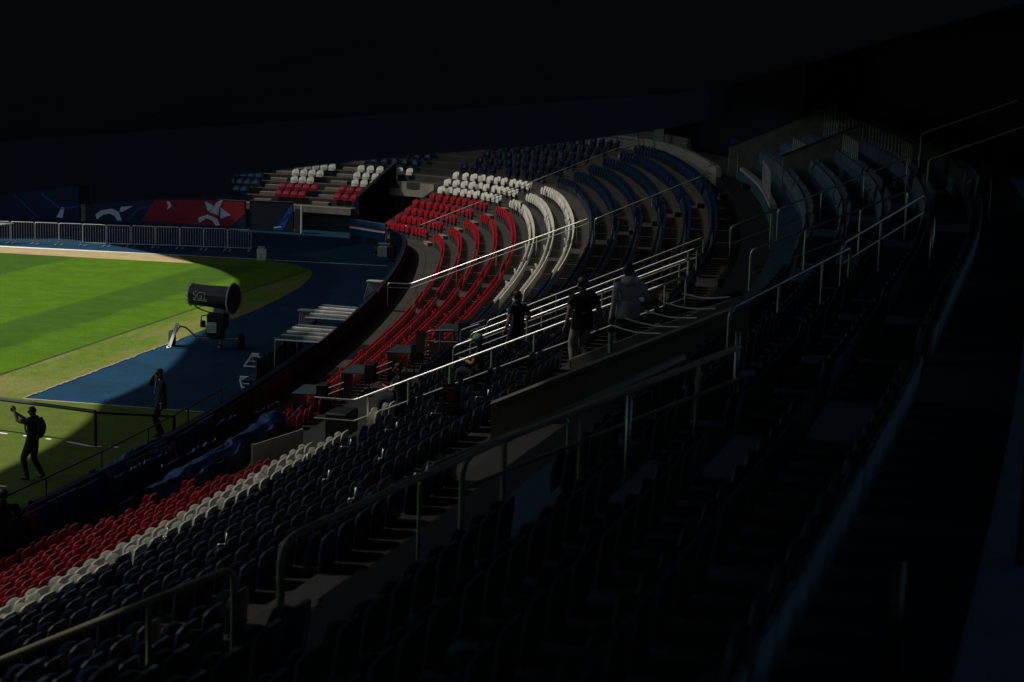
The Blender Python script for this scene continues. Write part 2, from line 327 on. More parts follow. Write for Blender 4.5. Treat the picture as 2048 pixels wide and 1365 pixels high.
# side walls of the corner tunnel (stepped concrete painted navy)
for sv, par, nm in ((VOID[0], .12, 'side_wall'), (VOID[1], .95, 'side_wall')):
    mb = MB(); lo = []; hi = []
    for n in np.linspace(-1.9 if sv < 112 else 2.3, 7.2, 12): lo.append(B(n, sv, z=-.02)); hi.append(B(n, sv, z=T(n)+par))
    t = np.array([*ref(sv)[1], 0])*.11
    for i in range(len(lo)-1): mb.loft([[lo[i]-t, lo[i]+t, hi[i]+t, hi[i]-t], [lo[i+1]-t, lo[i+1]+t, hi[i+1]+t, hi[i+1]-t]])
    mb.build(nm, NAVY, TER)
mb = MB(); ribbon(mb, lambda s: B(6.4, s, z=1.95), lambda s: B(6.4, s, z=T(7)), VOID[0]-.1, VOID[1]+.1)
mb.build('lintel', CONCD, TER)
mb = MB(); ribbon(mb, lambda s: B(9, s, z=-.02), lambda s: B(9, s, z=2.1), VOID[0]-.1, VOID[1]+.1); ribbon(mb, lambda s: B(6.4, s, z=1.95), lambda s: B(9, s, z=1.95), VOID[0]-.1, VOID[1]+.1); mb.build('tunnel_wall', NAVY, TER)
# ledge in front of the end block
mb = MB(); k = 24
for i in range(k):
    a, b = (VOID[1]+.2+(S1-VOID[1]-.2)*j/k for j in (i, i+1))
    mb.loft([[B(1.9, s, z=1.0), B(2.42, s, z=1.0), B(2.42, s, z=1.36), B(1.9, s, z=1.36)] for s in (a, b)])
mb.build('ledge', CONCL, TER)
# stairs in the aisles: two half steps per row
AISLES = [30.4, 47.2, 54.4, 78.4, 104.6, 115.35, 118.75]
for sa in AISLES:
    mb = MB(); n0 = 3 if sa > 112 else 0
    for n in range(n0, 16):
        t = np.array([*ref(sa)[1], 0]); c = B(n+.22, sa, z=T(n)+.09); q = np.array([*ref(sa)[2], 0])
        mb.box(c, (.30, 1.02, .18), np.array([q, t, (0, 0, 1)]), bev=.01)
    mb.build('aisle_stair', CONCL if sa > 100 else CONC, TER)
ADDED_GLAZED = (61., 121.)  # span of the strongest added roof panels, set to light these seats
# ---------------------------------------------------------------- upper tier, roof, outer walls
UT = bpy.data.objects.new('upper_tier', None); COL.objects.link(UT); UT['kind'] = 'structure'
def fz(s):
    if s < 26.2: return 9.30
    if s < 28.25: return 9.17-.03*(s-26.2)
    return float(np.interp(s, [28.25, 31.2, 37.2, 43.4, 52, 60, 70], [9.24, 9.22, 9.11, 9.06, 9.0, 9.0, 9.0]))
def segs(a, b, ds): 
    k = int((b-a)/ds); return [(a+(b-a)*i/k, a+(b-a)*(i+1)/k) for i in range(k)]
cuts = [4., 12., 19., 26.2, 28.25, 36, 44, 52, 60, 68, 76, 84, 92, 100, 108, 118, 130, 150]
for a, b in zip(cuts, cuts[1:]):
    mb = MB(); e = 1e-3; k = max(2, int((b-a)/.9)); rings = []
    for i in range(k+1):
        s = a+(b-a)*i/k; z = fz(min(max(s, a+e), b-e)); rings.append([B(13.9, s, z=z), B(14, s, z=z), B(14, s, z=10.7), B(13.9, s, z=10.7)])
    mb.loft(rings).build('fascia_panel', DARK, UT)
mb = MB(); ribbon(mb, lambda s: B(13.9, s, z=9.6), lambda s: B(34, s, z=14.6), 4, 150, 2)
ribbon(mb, lambda s: B(13.5, s, z=10.68), lambda s: B(36, s, z=19.5), 4, 150, 2); mb.build('soffit', mat('soffit_paint', (.075, .11, .17), .9, var=.2, vs=1., spec=.1), UT)
mb = MB(); ribbon(mb, lambda s: B(22.6, s, z=7.5), lambda s: B(22.6, s, z=13), 52, 150, 2); ribbon(mb, lambda s: B(19, s, z=4), lambda s: B(19, s, z=12), 87, 150, 2); mb.build('back_wall', DARK, UT)  # left out near the camera so light from the added gap passes
# roof with an oval opening over the pitch, outer walls, plain stands out of view
RZ = 22.; sh = SUN_AZ*RZ/math.tan(SUN_EL)
bnd = [(-20.5, 30), (-20.87, 38.8), (-22.24, 47.2), (-23.9, 57.4), (-26.3, 66.), (-28.45, 74.2), (-30.6, 77.5), (-34.5, 81.0), (-36.3, 82.6), (-38.5, 84.2), (-42.3, 86.2)]
edge = [np.array(p)+sh for p in bnd]; yc, xc = 29.5, -61.+sh[0]*.0
near = [p for p in edge]; low = [np.array((p[0], 2*yc-p[1])) for p in edge[1:]]
loop = list(reversed(near))+low                                     # from far end round the near side to the other end
mir = [np.array((2*xc-p[0], p[1])) for p in reversed(loop)]
loop = loop+mir
CEN = np.array([xc, yc]); NPH = 480
def polar(pts, ph):
    "radius of a closed star-shaped loop about the pitch centre in direction ph"
    P = np.array(pts)-CEN; a = np.unwrap(np.arctan2(P[:, 1], P[:, 0])); r = np.hypot(P[:, 0], P[:, 1]); o = np.argsort(a); a = a[o]; r = r[o]
    return np.interp((ph-a[0]) % (2*math.pi)+a[0], a, r, right=np.nan)
phs = np.linspace(-math.pi, math.pi, NPH, endpoint=False)
r0 = polar(loop+[loop[0]], phs)
def proj_row(n):
    k = (RZ-T(n)-.5)/RZ; return [B(n, s)[:2]+sh*k for s in np.linspace(14, 142, 400)]
def rr_row(n):
    r = polar(proj_row(n), phs); return r
r1 = rr_row(-1.7); r2 = rr_row(8.1); ok = ~(np.isnan(r1) | np.isnan(r2)); ok &= (r1 > r0+.5) & (np.abs(phs) < 2.2)
r3 = np.array([min(92/max(abs(math.cos(p)), 1e-6), 118/max(abs(math.sin(p)), 1e-6)) for p in phs])
r1 = np.where(ok, r1, np.minimum(r0+8, r3-12)); r2 = np.where(ok, r2, np.minimum(r1+9, r3-3)); r2b = rr_row(13.6); r2b = np.where(ok & ~np.isnan(r2b), np.maximum(np.nan_to_num(r2b), r2+.5), r2+2.)
rm = r0+.42*(r1-r0)
sph = {}
for s_ in np.linspace(14, 142, 400):
    d_ = B(4, s_)[:2]+sh*.9-CEN; sph[s_] = math.atan2(d_[1], d_[0])
ks = np.array(list(sph.keys())); vs_ = np.array(list(sph.values())); s_of = lambda p: float(np.interp(p, vs_, ks))
def rp(i, r, z): return (*(CEN+r*np.array([math.cos(phs[i % NPH]), math.sin(phs[i % NPH])])), z)
def rz(i, r): return RZ+.0*r
def glass(name, tr):
    m = bpy.data.materials.new(name); m.use_nodes = True; N = m.node_tree.nodes; L = m.node_tree.links; N.remove(N['Principled BSDF'])
    tb = N.new('ShaderNodeBsdfTransparent'); tb.inputs[0].default_value = (tr, tr*.98, tr*.93, 1); df = N.new('ShaderNodeBsdfDiffuse'); df.inputs[0].default_value = (.3, .3, .3, 1)
    ad = N.new('ShaderNodeAddShader'); L.new(tb.outputs[0], ad.inputs[0]); L.new(df.outputs[0], ad.inputs[1]); L.new(ad.outputs[0], N['Material Output'].inputs[0]); return m
op = MB(); g1 = MB(); g2 = MB(); g3 = MB()
for i in range(NPH):
    j = (i+1) % NPH; s_ = s_of(phs[i]) if ok[i] else 0
    for ra, rb, which in ((r0, rm, 0), (rm, r1, 2 if (ok[i] and ok[j] and 70 < s_ < 112) else 0), (r1, r2, (0 if not (ok[i] and ok[j]) else 1 if ADDED_GLAZED[0] < s_ < ADDED_GLAZED[1] else 3 if 16 < s_ <= ADDED_GLAZED[0] else 0)), (r2, r2b, 3 if (ok[i] and ok[j] and 16 < s_ < 121) else 0), (r2b, r3, 0)):
        (op, g1, g2, g3)[which].add([rp(i, ra[i], RZ), rp(i, rb[i], RZ), rp(j, rb[j], RZ), rp(j, ra[j], RZ)], [(0, 1, 2, 3)])
        if which == 0: op.add([rp(i, ra[i], RZ+1), rp(i, rb[i], RZ+1), rp(j, rb[j], RZ+1), rp(j, ra[j], RZ+1)], [(0, 1, 2, 3)])
    op.add([rp(i, r0[i], RZ), rp(j, r0[j], RZ), rp(j, r0[j], RZ+1), rp(i, r0[i], RZ+1)], [(0, 1, 2, 3)])
RF = bpy.data.objects.new('stadium_roof', None); COL.objects.link(RF); RF['kind'] = 'structure'
op.build('roof_slab', mat('roof_concrete', (.22, .22, .22), .8, var=.2, vs=.3), RF)
g1.build('added_glazing', glass('added_glazing_strong', .38), RF); g2.build('added_glazing', glass('added_glazing_faint', .035), RF); g3.build('added_glazing', glass('added_glazing_weak', .15), RF)  # unseen panels added and graded to let sun onto chosen seats
mb = MB()
for (x0, y0), (x1, y1), zt in (((31, -90), (31, 148), 13.1), ((31, 148), (-153, 148), 26), ((-153, 148), (-153, -90), 26), ((-153, -90), (31, -90), 26)):  # near side stops short, a gap shaped to admit sky light from behind
    mb.add([(x0, y0, -.1), (x1, y1, -.1), (x1, y1, zt), (x0, y0, zt)], [(0, 1, 2, 3)])
mb.build('outer_wall', CONCD, kind='structure', local=True)
for nm, pts in (('opposite_stand', [(-106, -80, .5), (-106, 140, .5), (-140, 140, 17), (-140, -80, 17)]), ('opposite_stand', [(-110, -36, .5), (10, -36, .5), (10, -75, 17), (-110, -75, 17)]), ('opposite_stand', [(-106, 98, 1), (-62, 96, 1), (-62, 140, 17), (-106, 140, 17)])):
    MB().slab(pts, .3).build(nm, mat('stand_far', (.03, .045, .08), .7, var=.3, vs=.6), kind='structure', local=True)
# ---------------------------------------------------------------- front wall between walkway and pitch
FWL = thing('front_wall', 'low dark front wall between the walkway and the blue carpet', 'wall', B(-1.9, 70, z=0))
def wall(name, m, a, b, n0, th, z0, z1, parent, ds=1., bev=False):
    mb = MB(); k = max(2, int((b-a)/ds)); rings = []
    for i in range(k+1):
        s = a+(b-a)*i/k; q = th/DR/2; rings.append([B(n0-q, s, z=z0), B(n0+q, s, z=z0), B(n0+q, s, z=z1), B(n0-q, s, z=z1)])
    return mb.loft(rings).build(name, m, parent)
wall('wall_base', NAVY, 8, 105.6, -1.92, .16, -.02, 1.0, FWL)
wall('coping', mat('coping', (.008, .014, .026), .8, var=.2, spec=.15), 8, 105.6, -1.92, .2, .98, 1.04, FWL)
BROWN = mat('brown_panel', (.05, .04, .038), .9, var=.3, vs=2, bump=.2, spec=.1)
for i in range(11):
    a = 41.5+i*1.36; wall('panel', mat('board_blue', (.004, .035, .13), .5, var=.3, vs=2, spec=.3), a, a+1.3, -1.70, .05, .34, 1.02-.03*(i % 2), FWL)
for i in range(7):
    a = 56.6+i*1.05; wall('panel', BROWN, a, a+.98, -1.72, .06, .31, .97, FWL)
for i in range(20):
    a = 64.2+i*2.05; wall('panel', NAVY, a, a+1.98, -1.76, .05, .31, .96, FWL)
# end banner boards and low walls of the top
low = thing('low_wall', 'pale low concrete wall behind the top blue rows of the corner', 'wall', B(14.5, 95))
for i in range(14):
    a = 84.3+i*1.9; wall('panel', PALEW, a, a+1.87, 14.5, .2, T(14)-.1, T(14)+.72, low)
low2 = thing('low_wall', 'pale low concrete wall along the far end of the upper gangway', 'wall', B(15.55, 74))
for i in range(9):
    a = 66.4+i*1.9; wall('panel', PALEW, a, a+1.87, 15.55, .2, T(14), T(16)+.12, low2)
EXH = nrm((RT[0], RT[1], 0))
# ================================================================== SEATS
def seat_parts(lod, dx=0.):
    "local: x towards the pitch, y along the row, z up from the tread"
    def back(u, v):
        y = (u-.5)*.405; top = .735-.05*abs(2*u-1)**4; z = .38+(top-.38)*v
        if v > .8: y *= 1-.10*((v-.8)/.2)**2
        return (-.145-.035*(z-.38)/.35+.028*(2*u-1)**2, y, z)
    def pan(u, v):
        y = (u-.5)*.375; z = .34+.34*v
        if v > .7: y *= 1-.16*((v-.7)/.3)**2
        return (dx-.04-.035*v-.015*(2*u-1)**2+.02*math.sin(v*3.1), y, z-.03*abs(2*u-1)**3*(v > .5))
    bk = MB().grid(back, *( (6, 4) if lod else (4, 2)), th=.028); pn = MB().grid(pan, *((5, 4) if lod else (3, 2)), th=-.032)
    br = MB()
    if lod: br.box((-.13, 0, .2), (.07, .06, .42)); br.box((-.1, 0, .4), (.14, .36, .03))
    else: br.box((-.13, 0, .2), (.06, .06, .4))
    return bk, pn, br
BK1, PN1, BR1 = seat_parts(1, .05); BK0, PN0, BR0 = seat_parts(0)
SM = {'r': SEATR, 'w': SEATW, 'b': SEATB}
SMESH = {}
for c in 'rwb':
    SMESH[c] = (BK1.mesh('backrest', SM[c]), PN1.mesh('seat_pan', SM[c]), BR1.mesh('bracket', BLACKM))
PITCHS = .465
def seat_col(n, s):
    if s > 119: return 'b'
    if s > 113: return 'r' if n <= 4 else ('w' if n <= 7 else 'b')
    if n <= 4: return 'r'
    if n == 5: return 'w' if (s < 47.4 or s > 66.3) else 'b'
    if n == 6: return 'w' if (s < 49.4 or s > 64.3) else 'b'
    if n == 7: return 'w' if s > 68.4 else 'b'
    return 'b'
def seat_ok(n, s):
    if n in (14, 15): return s < 27.3
    for a in (AISLES if n <= 13 else (30.4, 48.4, 56.5)):
        if abs(s-a) < .72: return False
    if VOID[0]-.35 < s < VOID[1]+.3 and n < 7: return False
    if VOID[0]-.3 < s < VOID[0]+1.4 and n >= 7 and abs(s-111.2) < .75: return False
    if s > 113 and n < 3: return False
    if 48.3 < s < 60.5 and n in (2, 3, 4): return False          # press desks
    if n == -1: return s < 47.4
    if 48.4 < s < 57 and n in (0, 1): return n == 1 and s > 54     # tarpaulins
    if n == 5 and 47.4 < s < 52.5: return False
    if n >= 12 and 35.5 < s < 46.6 and n <= 15: return False      # vomitory
    if n >= 16 and (83 < s < 100 or s > 100): return False
    return n <= 13 or n <= 20
seats = []
rnd = random.Random(3)
for n in range(-1, 21):
    s = 14.2+(n % 3)*.11
    while s < 128:
        if seat_ok(n, s) and rnd.random() > .012:
            P = B(n, s); x, y, z = proj(P+np.array([0, 0, .6]))
            if -60 < x < 2110 and 150 < y < 1440 and z > 5: seats.append((z, n, s, seat_col(n, s), x, y))
        s0_ = s; s += PITCHS
        if int(s/3.7) != int(s0_/3.7): s += .15
seats.sort()
NUMW = ['first', 'second', 'third', 'fourth', 'fifth', 'sixth', 'seventh', 'eighth', 'ninth', 'tenth', 'eleventh', 'twelfth', 'thirteenth', 'fourteenth', 'fifteenth', 'sixteenth', 'seventeenth', 'eighteenth', 'nineteenth', 'twentieth', 'twenty-first']
NUMW.append('front')
CN = {'r': 'red', 'w': 'white', 'b': 'navy blue'}
def zone(s):
    if s < 47.2: return 'near block'
    if s < 78.4: return 'middle block past the press desks'
    if s < 104.6: return 'curved corner block'
    if s < 112: return 'block beside the tunnel'
    return 'end block above the banners'
cnt = {'r': 0, 'w': 0, 'b': 0}; rest = {'r': [], 'w': [], 'b': []}
def seat_matrix(n, s):
    p, t, q = ref(s); P = B(n, s); P[:2] += q*.18
    if n == -1: P[2] -= .26; P[:2] -= q*.08
    return P, math.atan2(-q[1], -q[0])
for z, n, s, c, x, y in seats:
    vis = -10 < x < 2058 and 215 < y < 1375
    if vis and cnt[c] < 300 and not (c == 'b' and (n < 6 or n > 13)):
        cnt[c] += 1; P, a = seat_matrix(n, s)
        lab = '%s folding seat, %s row from the pitch, %s' % (CN[c], NUMW[n], zone(s))
        nn_ = n
        t = thing({'r': 'red_stadium_seat', 'w': 'white_stadium_seat', 'b': 'blue_stadium_seat'}[c], lab, 'seat', P, '%s seats, %s row, %s' % (CN[c], NUMW[n], zone(s)), a+rnd.uniform(-.02, .02))
        for nm, me in zip(('backrest', 'seat_pan', 'bracket'), SMESH[c]):
            o = bpy.data.objects.new(nm, me); COL.objects.link(o); o.parent = t
            if nm == 'seat_pan' and rnd.random() < .09: aa = rnd.uniform(.12, .5); o.rotation_euler = (0, aa, 0); o.location = (-.36*math.sin(aa)*.9, 0, (1-math.cos(aa))*.3)
    else: rest[c].append((n, s))
def seat_mass(c, lst):
    V = []; Fc = []; MI = []; o = 0
    src = MB(); src.add(BK0.v, BK0.f); src.add(PN0.v, PN0.f); src.add(BR0.v, BR0.f, 1); sv = np.array(src.v)*(np.array([1.4, 1.08, 1.16]) if c in 'bs' else 1)
    for n, s in lst:
        P, a = seat_matrix(n, s); a += rnd.uniform(-.02, .02); ca, sa_ = math.cos(a), math.sin(a)
        R = np.array([[ca, -sa_, 0], [sa_, ca, 0], [0, 0, 1]]); V.append(sv@R.T+P); Fc += [tuple(i+o for i in f) for f in src.f]; MI += src.mi; o += len(sv)
    me = bpy.data.meshes.new('seats'); me.from_pydata(np.concatenate(V).tolist(), [], Fc); me.materials.append(SM[c]); me.materials.append(BLACKM); me.polygons.foreach_set('material_index', MI)
    ob = bpy.data.objects.new('stadium_seats', me); COL.objects.link(ob); ob['kind'] = 'stuff'; ob['label'] = 'remaining %s folding plastic seats on the terrace' % CN[c]; ob['category'] = 'seats'
for c in 'rw': seat_mass(c, rest[c])
seat_mass('b', [q for q in rest['b'] if q[0] < 16]); CN['s'] = 'lightened upper blue'; SM['s'] = SEATS; seat_mass('s', [q for q in rest['b'] if q[0] >= 16 and q[1] >= 50]); CN['n'] = 'lightened near navy'; SM['n'] = SEATN; seat_mass('n', [q for q in rest['b'] if q[0] >= 16 and q[1] < 50])
# ================================================================== HANDRAILS
def rail(label, n0, s0, n1, s1, lead=0., mid=.16, posts=2., r=.022, m=None, down0=True, down1=True, h=.95, group='stair handrails', rr=.1, name='handrail'):
    "stair handrail climbing from row n0 to n1; lead = level run at the foot"
    m = m or STEEL; t = thing(name, label, 'handrail', B(n0, s0), group)
    S = lambda n: s0+(s1-s0)*(n-n0)/(n1-n0) if n1 != n0 else s0
    top = []
    if lead: top = [B(n0-lead, s0, z=T(n0)+h)]
    top += [B(n0, s0, h), B(n1, s1, h)]
    path = list(top)
    if down0: path = [top[0]-np.array([0, 0, h-.02])]+path
    if down1: path = path+[top[-1]-np.array([0, 0, h-.02])]
    angle_smooth(MB().tube(fillet(path, rr, 6), r, 8).build('top_rail', m, t), 60)
    if mid:
        mp = [p-np.array([0, 0, mid]) for p in top]; MB().tube(mp, r*.7, 6).build('mid_rail', m, t)
    n = n0+(.35 if lead else posts)
    while n < n1-.25:
        a = B(n, S(n)); MB().tube([a-np.array([0, 0, .03]), a+np.array([0, 0, h])], r*.85, 6).build('post', m, t); n += posts
    return t
rail('steel stair handrail with a level foot in front of the seated person', 5.7, 48.5, 13.9, 48.5, lead=1.05, mid=.42, posts=1.05, r=.024, down0=False, down1=True)
rail('steel handrail climbing to the upper gangway left of the black curved tubes', 6.75, 53.3, 13.3, 53.1, mid=.2, posts=2.1, r=.024, down0=True)
rail('second of three parallel steel handrails behind the man in the green cap', 6.75, 55.2, 13.3, 55.2, mid=.22, posts=2.1, r=.022)
rail('short rearmost steel handrail behind the man in the green cap', 5.85, 57.6, 6.5, 57.3, mid=0, posts=2, r=.022, down1=False)
rail('long rearmost of the three steel handrails behind the green cap', 6.78, 57.2, 13.3, 57.6, mid=.2, posts=2.1, r=.022)
rail('bright steel handrail crossing the red rows, level at its foot by the blue wall', -.33, 81.6, 8.2, 80.5, lead=1.1, mid=.17, posts=1.9, r=.024)
rail('steel handrail crossing the navy rows above the bright stair handrail', 8.45, 79.2, 13.7, 79.5, mid=.17, posts=2.6, r=.022)
rail('short steel handrail at the top of the navy rows near the pale wall', 13.75, 82.4, 15.2, 82.4, mid=0, posts=5, r=.02)
rail('farthest steel handrail across the white rows where the bowl turns', -.2, 105.2, 13.7, 103.2, lead=.9, mid=.17, posts=2.2, r=.024)
rail('steel handrail above the gangway in front of the upper seats', 14.1, 57.6, 15.3, 57.6, mid=.42, posts=5, r=.022)
rail('long steel handrail through the dark upper seats', 15.5, 57.4, 19.6, 58.0, mid=.42, posts=1.25, r=.022)
rail('dim steel handrail low in the upper seats, near the vomitory', 15.35, 48.9, 18.9, 49.1, mid=.45, posts=1.25, r=.022)
rail('dim tall handrail bend at the right end of the upper fence', 19.9, 60.6, 23.5, 59.0, mid=0, posts=9, r=.022, h=1.2)
rail('dim lower handrail bend right of the upper fence', 19.5, 53.4, 23.0, 52.0, mid=0, posts=9, r=.022, h=1.1)
rail('nearest blurred handrail rising from the bottom left corner', 9.0, 25.6, 14.2, 28.0, mid=0, posts=1.5, r=.03, down0=False, down1=True, m=OLIVE, rr=.12)
rail('nearest blurred handrail with a wide bend above the dark seats', 14.25, 28.75, 17.4, 32.6, mid=0, posts=1.6, r=.036, m=OLIVE, rr=.22, down1=False)
rail('blurred handrail starting beside the round red sign post', 15.45, 30.5, 18.3, 31.6, mid=.3, posts=1.2, r=.03, m=OLIVE, rr=.2, down1=False)
rail('short thin handrail bend left of the blurred handrails', 14.9, 30.6, 16.4, 31.3, mid=0, posts=9, r=.018, m=STEELD, rr=.2)
rail('blurred handrail bend above the brown parapet', 16.95, 37.4, 18.3, 40.9, mid=0, posts=.5, r=.024, m=STEELD, rr=.15)
rail('dim handrail bend in the darkness right of the upper seats', 18.0, 42.3, 19.3, 46.5, mid=.3, posts=.55, r=.024, m=STEELD, rr=.15)
# separate dim posts in the darkness at the right
for i, (n, s, hh) in enumerate(((17.9, 33.4, .95), (17.3, 30.6, .95), (19.7, 40.7, .95), (21., 23.4, .5), (21.6, 24.1, .9), (20.6, 44.5, .95))):
    MB().tube([B(n, s), B(n, s, hh)], .026, 8).build('post', STEELD if i < 3 else mat('olive_paint', (.04, .04, .028), .6), smooth=True, label=['dim steel post right of the blurred handrails', 'dim steel post below the brown parapet end', 'short dim post under the upper handrails', 'faint post at the bottom right', 'faint post at the right edge', 'faint post in the upper darkness at the right'][i], category='post', group='posts in the dark')
# top fence with upright bars
ft = thing('bar_fence', 'row of thin upright bars along the back of the upper seats', 'fence', B(19.5, 72))
def curve_tube(n, a, b, z, r, k=24): return MB().tube([B(n, a+(b-a)*i/k, z=z) for i in range(k+1)], r, 6)
curve_tube(19.5, 59.3, 87, T(19.5)+1.12, .022, 30).build('top_rail', STEELD, ft)
s = 59.4
while s < 87:
    MB().tube([B(19.5, s), B(19.5, s, 1.12)], .018, 5).build('bar', BARP, ft); s += .95 if s > 62 else .55
# groups of upright bars in the upper block
for lab, n, a, b in (('upright steel bars at the gangway corner of the pale low wall', 15.5, 68.2, 73.6), ('upright steel bars in the middle of the upper seats', 17.2, 74, 78), ('upright steel bars below the bar fence', 19.0, 77.5, 80.5), ('curved row of upright steel bars right of the upper parapet', 18.5, 66.5, 72.5)):
    t = thing('bar_screen', lab, 'railing', B(n, (a+b)/2), 'upright bar screens in the upper block'); k = int((b-a)/.62)
    for i in range(k+1):
        s = a+(b-a)*i/k; MB().tube([B(n, s, .1), B(n, s, 1.15)], .02, 5).build('bar', BARP, t)
    curve_tube(n, a, b, T(n)+.2, .018, 8).build('bottom_rail', STEELD, t)
# ---------------------------------------------------------------- parapets of the vomitories
def parapet(label, s, na, nb, h0, h1, th=.18, m=None, zb=-.4):
    t = thing('vomitory_parapet', label, 'parapet', B(na, s), 'vomitory parapets'); q = np.array([*ref(s)[1], 0])*th/2; mb = MB()
    rings = [[B(n, s, zb)-q, B(n, s, zb)+q, B(n, s, h)+q, B(n, s, h)-q] for n, h in ((na, h0), (nb, h1))]
    mb.loft(rings).build('wall', m or CONCD, t)
    q2 = q*1.25; rings = [[B(n, s, h)-q2, B(n, s, h)+q2, B(n, s, h+.05)+q2, B(n, s, h+.05)-q2] for n, h in ((na-.05, h0), (nb, h1))]
    MB().loft(rings).build('coping', CONC, t); return t
parapet('dark concrete parapet at the head of the pale gangway wall', 84.6, 15.0, 20.2, 1.2, 1.2)
parapet('dark concrete parapet with a steel rail on it in the upper seats', 72.5, 16.2, 19.2, 1.15, 1.15)
BP = mat('olive_concrete', (.2, .175, .14), .85, var=.3, vs=1.5, bump=.4)
p0, p1 = atY(983, 808, 24.), atY(981.5, 880, 24.)
t = thing('vomitory_parapet', 'large brown concrete parapet right of the round red sign', 'parapet', p1, 'vomitory parapets')
def par2(a, b, dz, mb, th=.16):
    a = np.array(a); b = np.array(b); d = nrm((b-a)*(1, 1, 0)); q = np.array([-d[1], d[0], 0])*th/2
    mb.loft([[a-q-(0, 0, dz), a+q-(0, 0, dz), a+q, a-q], [b-q-(0, 0, dz), b+q-(0, 0, dz), b+q, b-q]])
hi = atY(1500, 605, 24.6)
mb = MB(); par2(atY(983, 808, 24.), hi, 1.35, mb); mb.build('wall', BP, t)
mb = MB(); par2(atY(982, 806, 24.), hi+np.array([0, 0, .02]), .05, mb, .22); mb.build('coping', mat('olive_coping', (.15, .13, .1), .8, var=.2), t)
t2 = thing('vomitory_parapet', 'rear brown parapet hiding the feet of the man in grey trousers', 'parapet', atY(1146, 760, 26.8), 'vomitory parapets')
mb = MB(); par2(atY(1145, 717, 26.8), atY(1480, 592, 26.8), .9, mb); mb.build('wall', BP, t2)
# black beam on a bracket post with curved tubes leaning on the parapet
t = thing('tube_rack', 'black sloping beam on a steel post with curved steel tubes beside it', 'railing', atY(1221, 735, 25.2))
a, b = atY(1218, 662, 25.2), atY(1485, 585, 25.2)
MB().tube([a, b], .045, 8).build('beam', BLACKM, t)
MB().tube([atY(1221, 665, 25.2), atY(1221, 712, 25.2)], .035, 8).build('post', STEELD, t)
MB().box(atY(1222, 722, 25.1), (.16, .03, .22), bev=.005).build('bracket', STEELD, t)
for (x0, y0, x1, y1) in ((1225, 652, 1322, 668), (1252, 638, 1362, 655), (1290, 622, 1395, 637), (1328, 606, 1432, 618), (1365, 588, 1460, 595)):
    a, b = atY(x0, y0, 25.15), atY(x1, y1, 24.7); c = (a+b)/2-np.array([0, 0, .05])
    MB().tube(fillet([a, c, b], .5, 8), .014, 6).build('curved_tube', STEELD, t)

# bent steel armrests left down here and there in the near navy rows
ARM = ['under the end of the white rows', 'left of the round red sign', 'below the level foot of the handrail', 'in the middle of the near navy rows', 'above the wide handrail bend', 'beside the thin handrail bend', 'left of the wide handrail bend', 'close below the white rows', 'right of the equipment case', 'beside the brown parapet corner', 'right behind the red disc sign']
for i, (x0, y0, x1) in enumerate(((590.6, 923, 613), (682, 893.5, 700), (770.5, 859.5, 792), (645.5, 959, 656), (697, 998, 709), (829, 947.4, 853), (436, 1089, 451), (326, 1074, 334), (757, 917, 764), (952, 794.5, 975), (862, 827, 885))):
    a = hit(x0, y0, .62); b = a+EXH*(x1-x0)*np.linalg.norm(a-CAM)/F
    MB().tube(fillet([a-(0, 0, .12), a, b, b+EXH*.015+np.array([0, 0, .13])], .02, 3), .011, 6).build('armrest', STEEL, smooth=True, label='bent steel armrest '+ARM[i], category='armrest', group='steel armrests')
# ================================================================== FAR END: barriers, banners, wall ends
GALV = mat('galvanised', (.5, .5, .5), .4, .45, var=.15, vs=6)
FENCE = [(-47.5, 82.5), (-31.9, 85.25)]
fd = np.array([FENCE[1][0]-FENCE[0][0], FENCE[1][1]-FENCE[0][1], 0]); FL = np.linalg.norm(fd); fd = fd/FL; nb = 13; bl = FL/nb
BLAB = ['first', 'second', 'third', 'fourth', 'fifth', 'sixth', 'seventh', 'eighth', 'ninth', 'tenth', 'eleventh', 'twelfth', 'thirteenth']
def barrier():
    t = thing('crowd_barrier', '', 'barrier', (0, 0, 0)); w_ = bl-.05
    fr = fillet([(0, 0, .12), (0, 0, 1.08), (w_, 0, 1.08), (w_, 0, .12)], .09, 4)
    m1 = MB().tube(fr, .021, 7); m1.tube([(0, 0, .16), (w_, 0, .16)], .018, 6); m1.build('frame', GALV, t, local=True)
    for i in range(8):
        x = (i+1)*w_/9; MB().tube([(x, 0, .16), (x, 0, 1.07)], .010, 5).build('bar', GALV, t, local=True)
    for x in (.12, w_-.12): MB().box((x, 0, .015), (.05, .55, .03)).tube([(x, 0, .02), (x, 0, .16)], .016, 6).build('foot', GALV, t, local=True)
    return t

b0 = barrier()
for i in range(nb):
    t = b0 if i == 0 else copy_tree(b0); p = np.array([*FENCE[0], 0])+fd*bl*(nb-1-i)
    t.location = p+np.array([0, random.uniform(-.05, .05), 0]); t.rotation_euler = (0, 0, math.atan2(fd[1], fd[0])+random.uniform(-.03, .03)); t['base'] = list(map(float, p))
    t['label'] = 'grey steel crowd barrier, %s of its row counted from the right end' % BLAB[i]; t['group'] = 'crowd barriers before the banners'
t = thing('barrier_stack', 'pile of crowd barriers lying flat at the left end of the fence', 'barriers', (-46, 83.2, 0))
for k in range(4):
    mb = MB(); z = .9+.04*k; o = np.array([-47.6+k*.25, 82.0-.05*k, z]); d = nrm((1, .16+.02*k, .0)); q = np.array([0, .8, -.05])
    mb.tube([o, o+d*3.1, o+d*3.1+q, o+q, o], .02, 6)
    for i in range(9): mb.tube([o+d*(.3+.3*i), o+d*(.3+.3*i)+q], .01, 4)
    mb.build('frame', GALV, t)
YB = 95.1
def zp(x, y): return atY(x/3.197, 330+y/3.197, YB)
def prt(t, pts, m, dy=.03):
    P = [zp(*p)-np.array([0, dy, 0]) for p in pts]; MB().slab(P, .006).build('printed_shape', m, t)
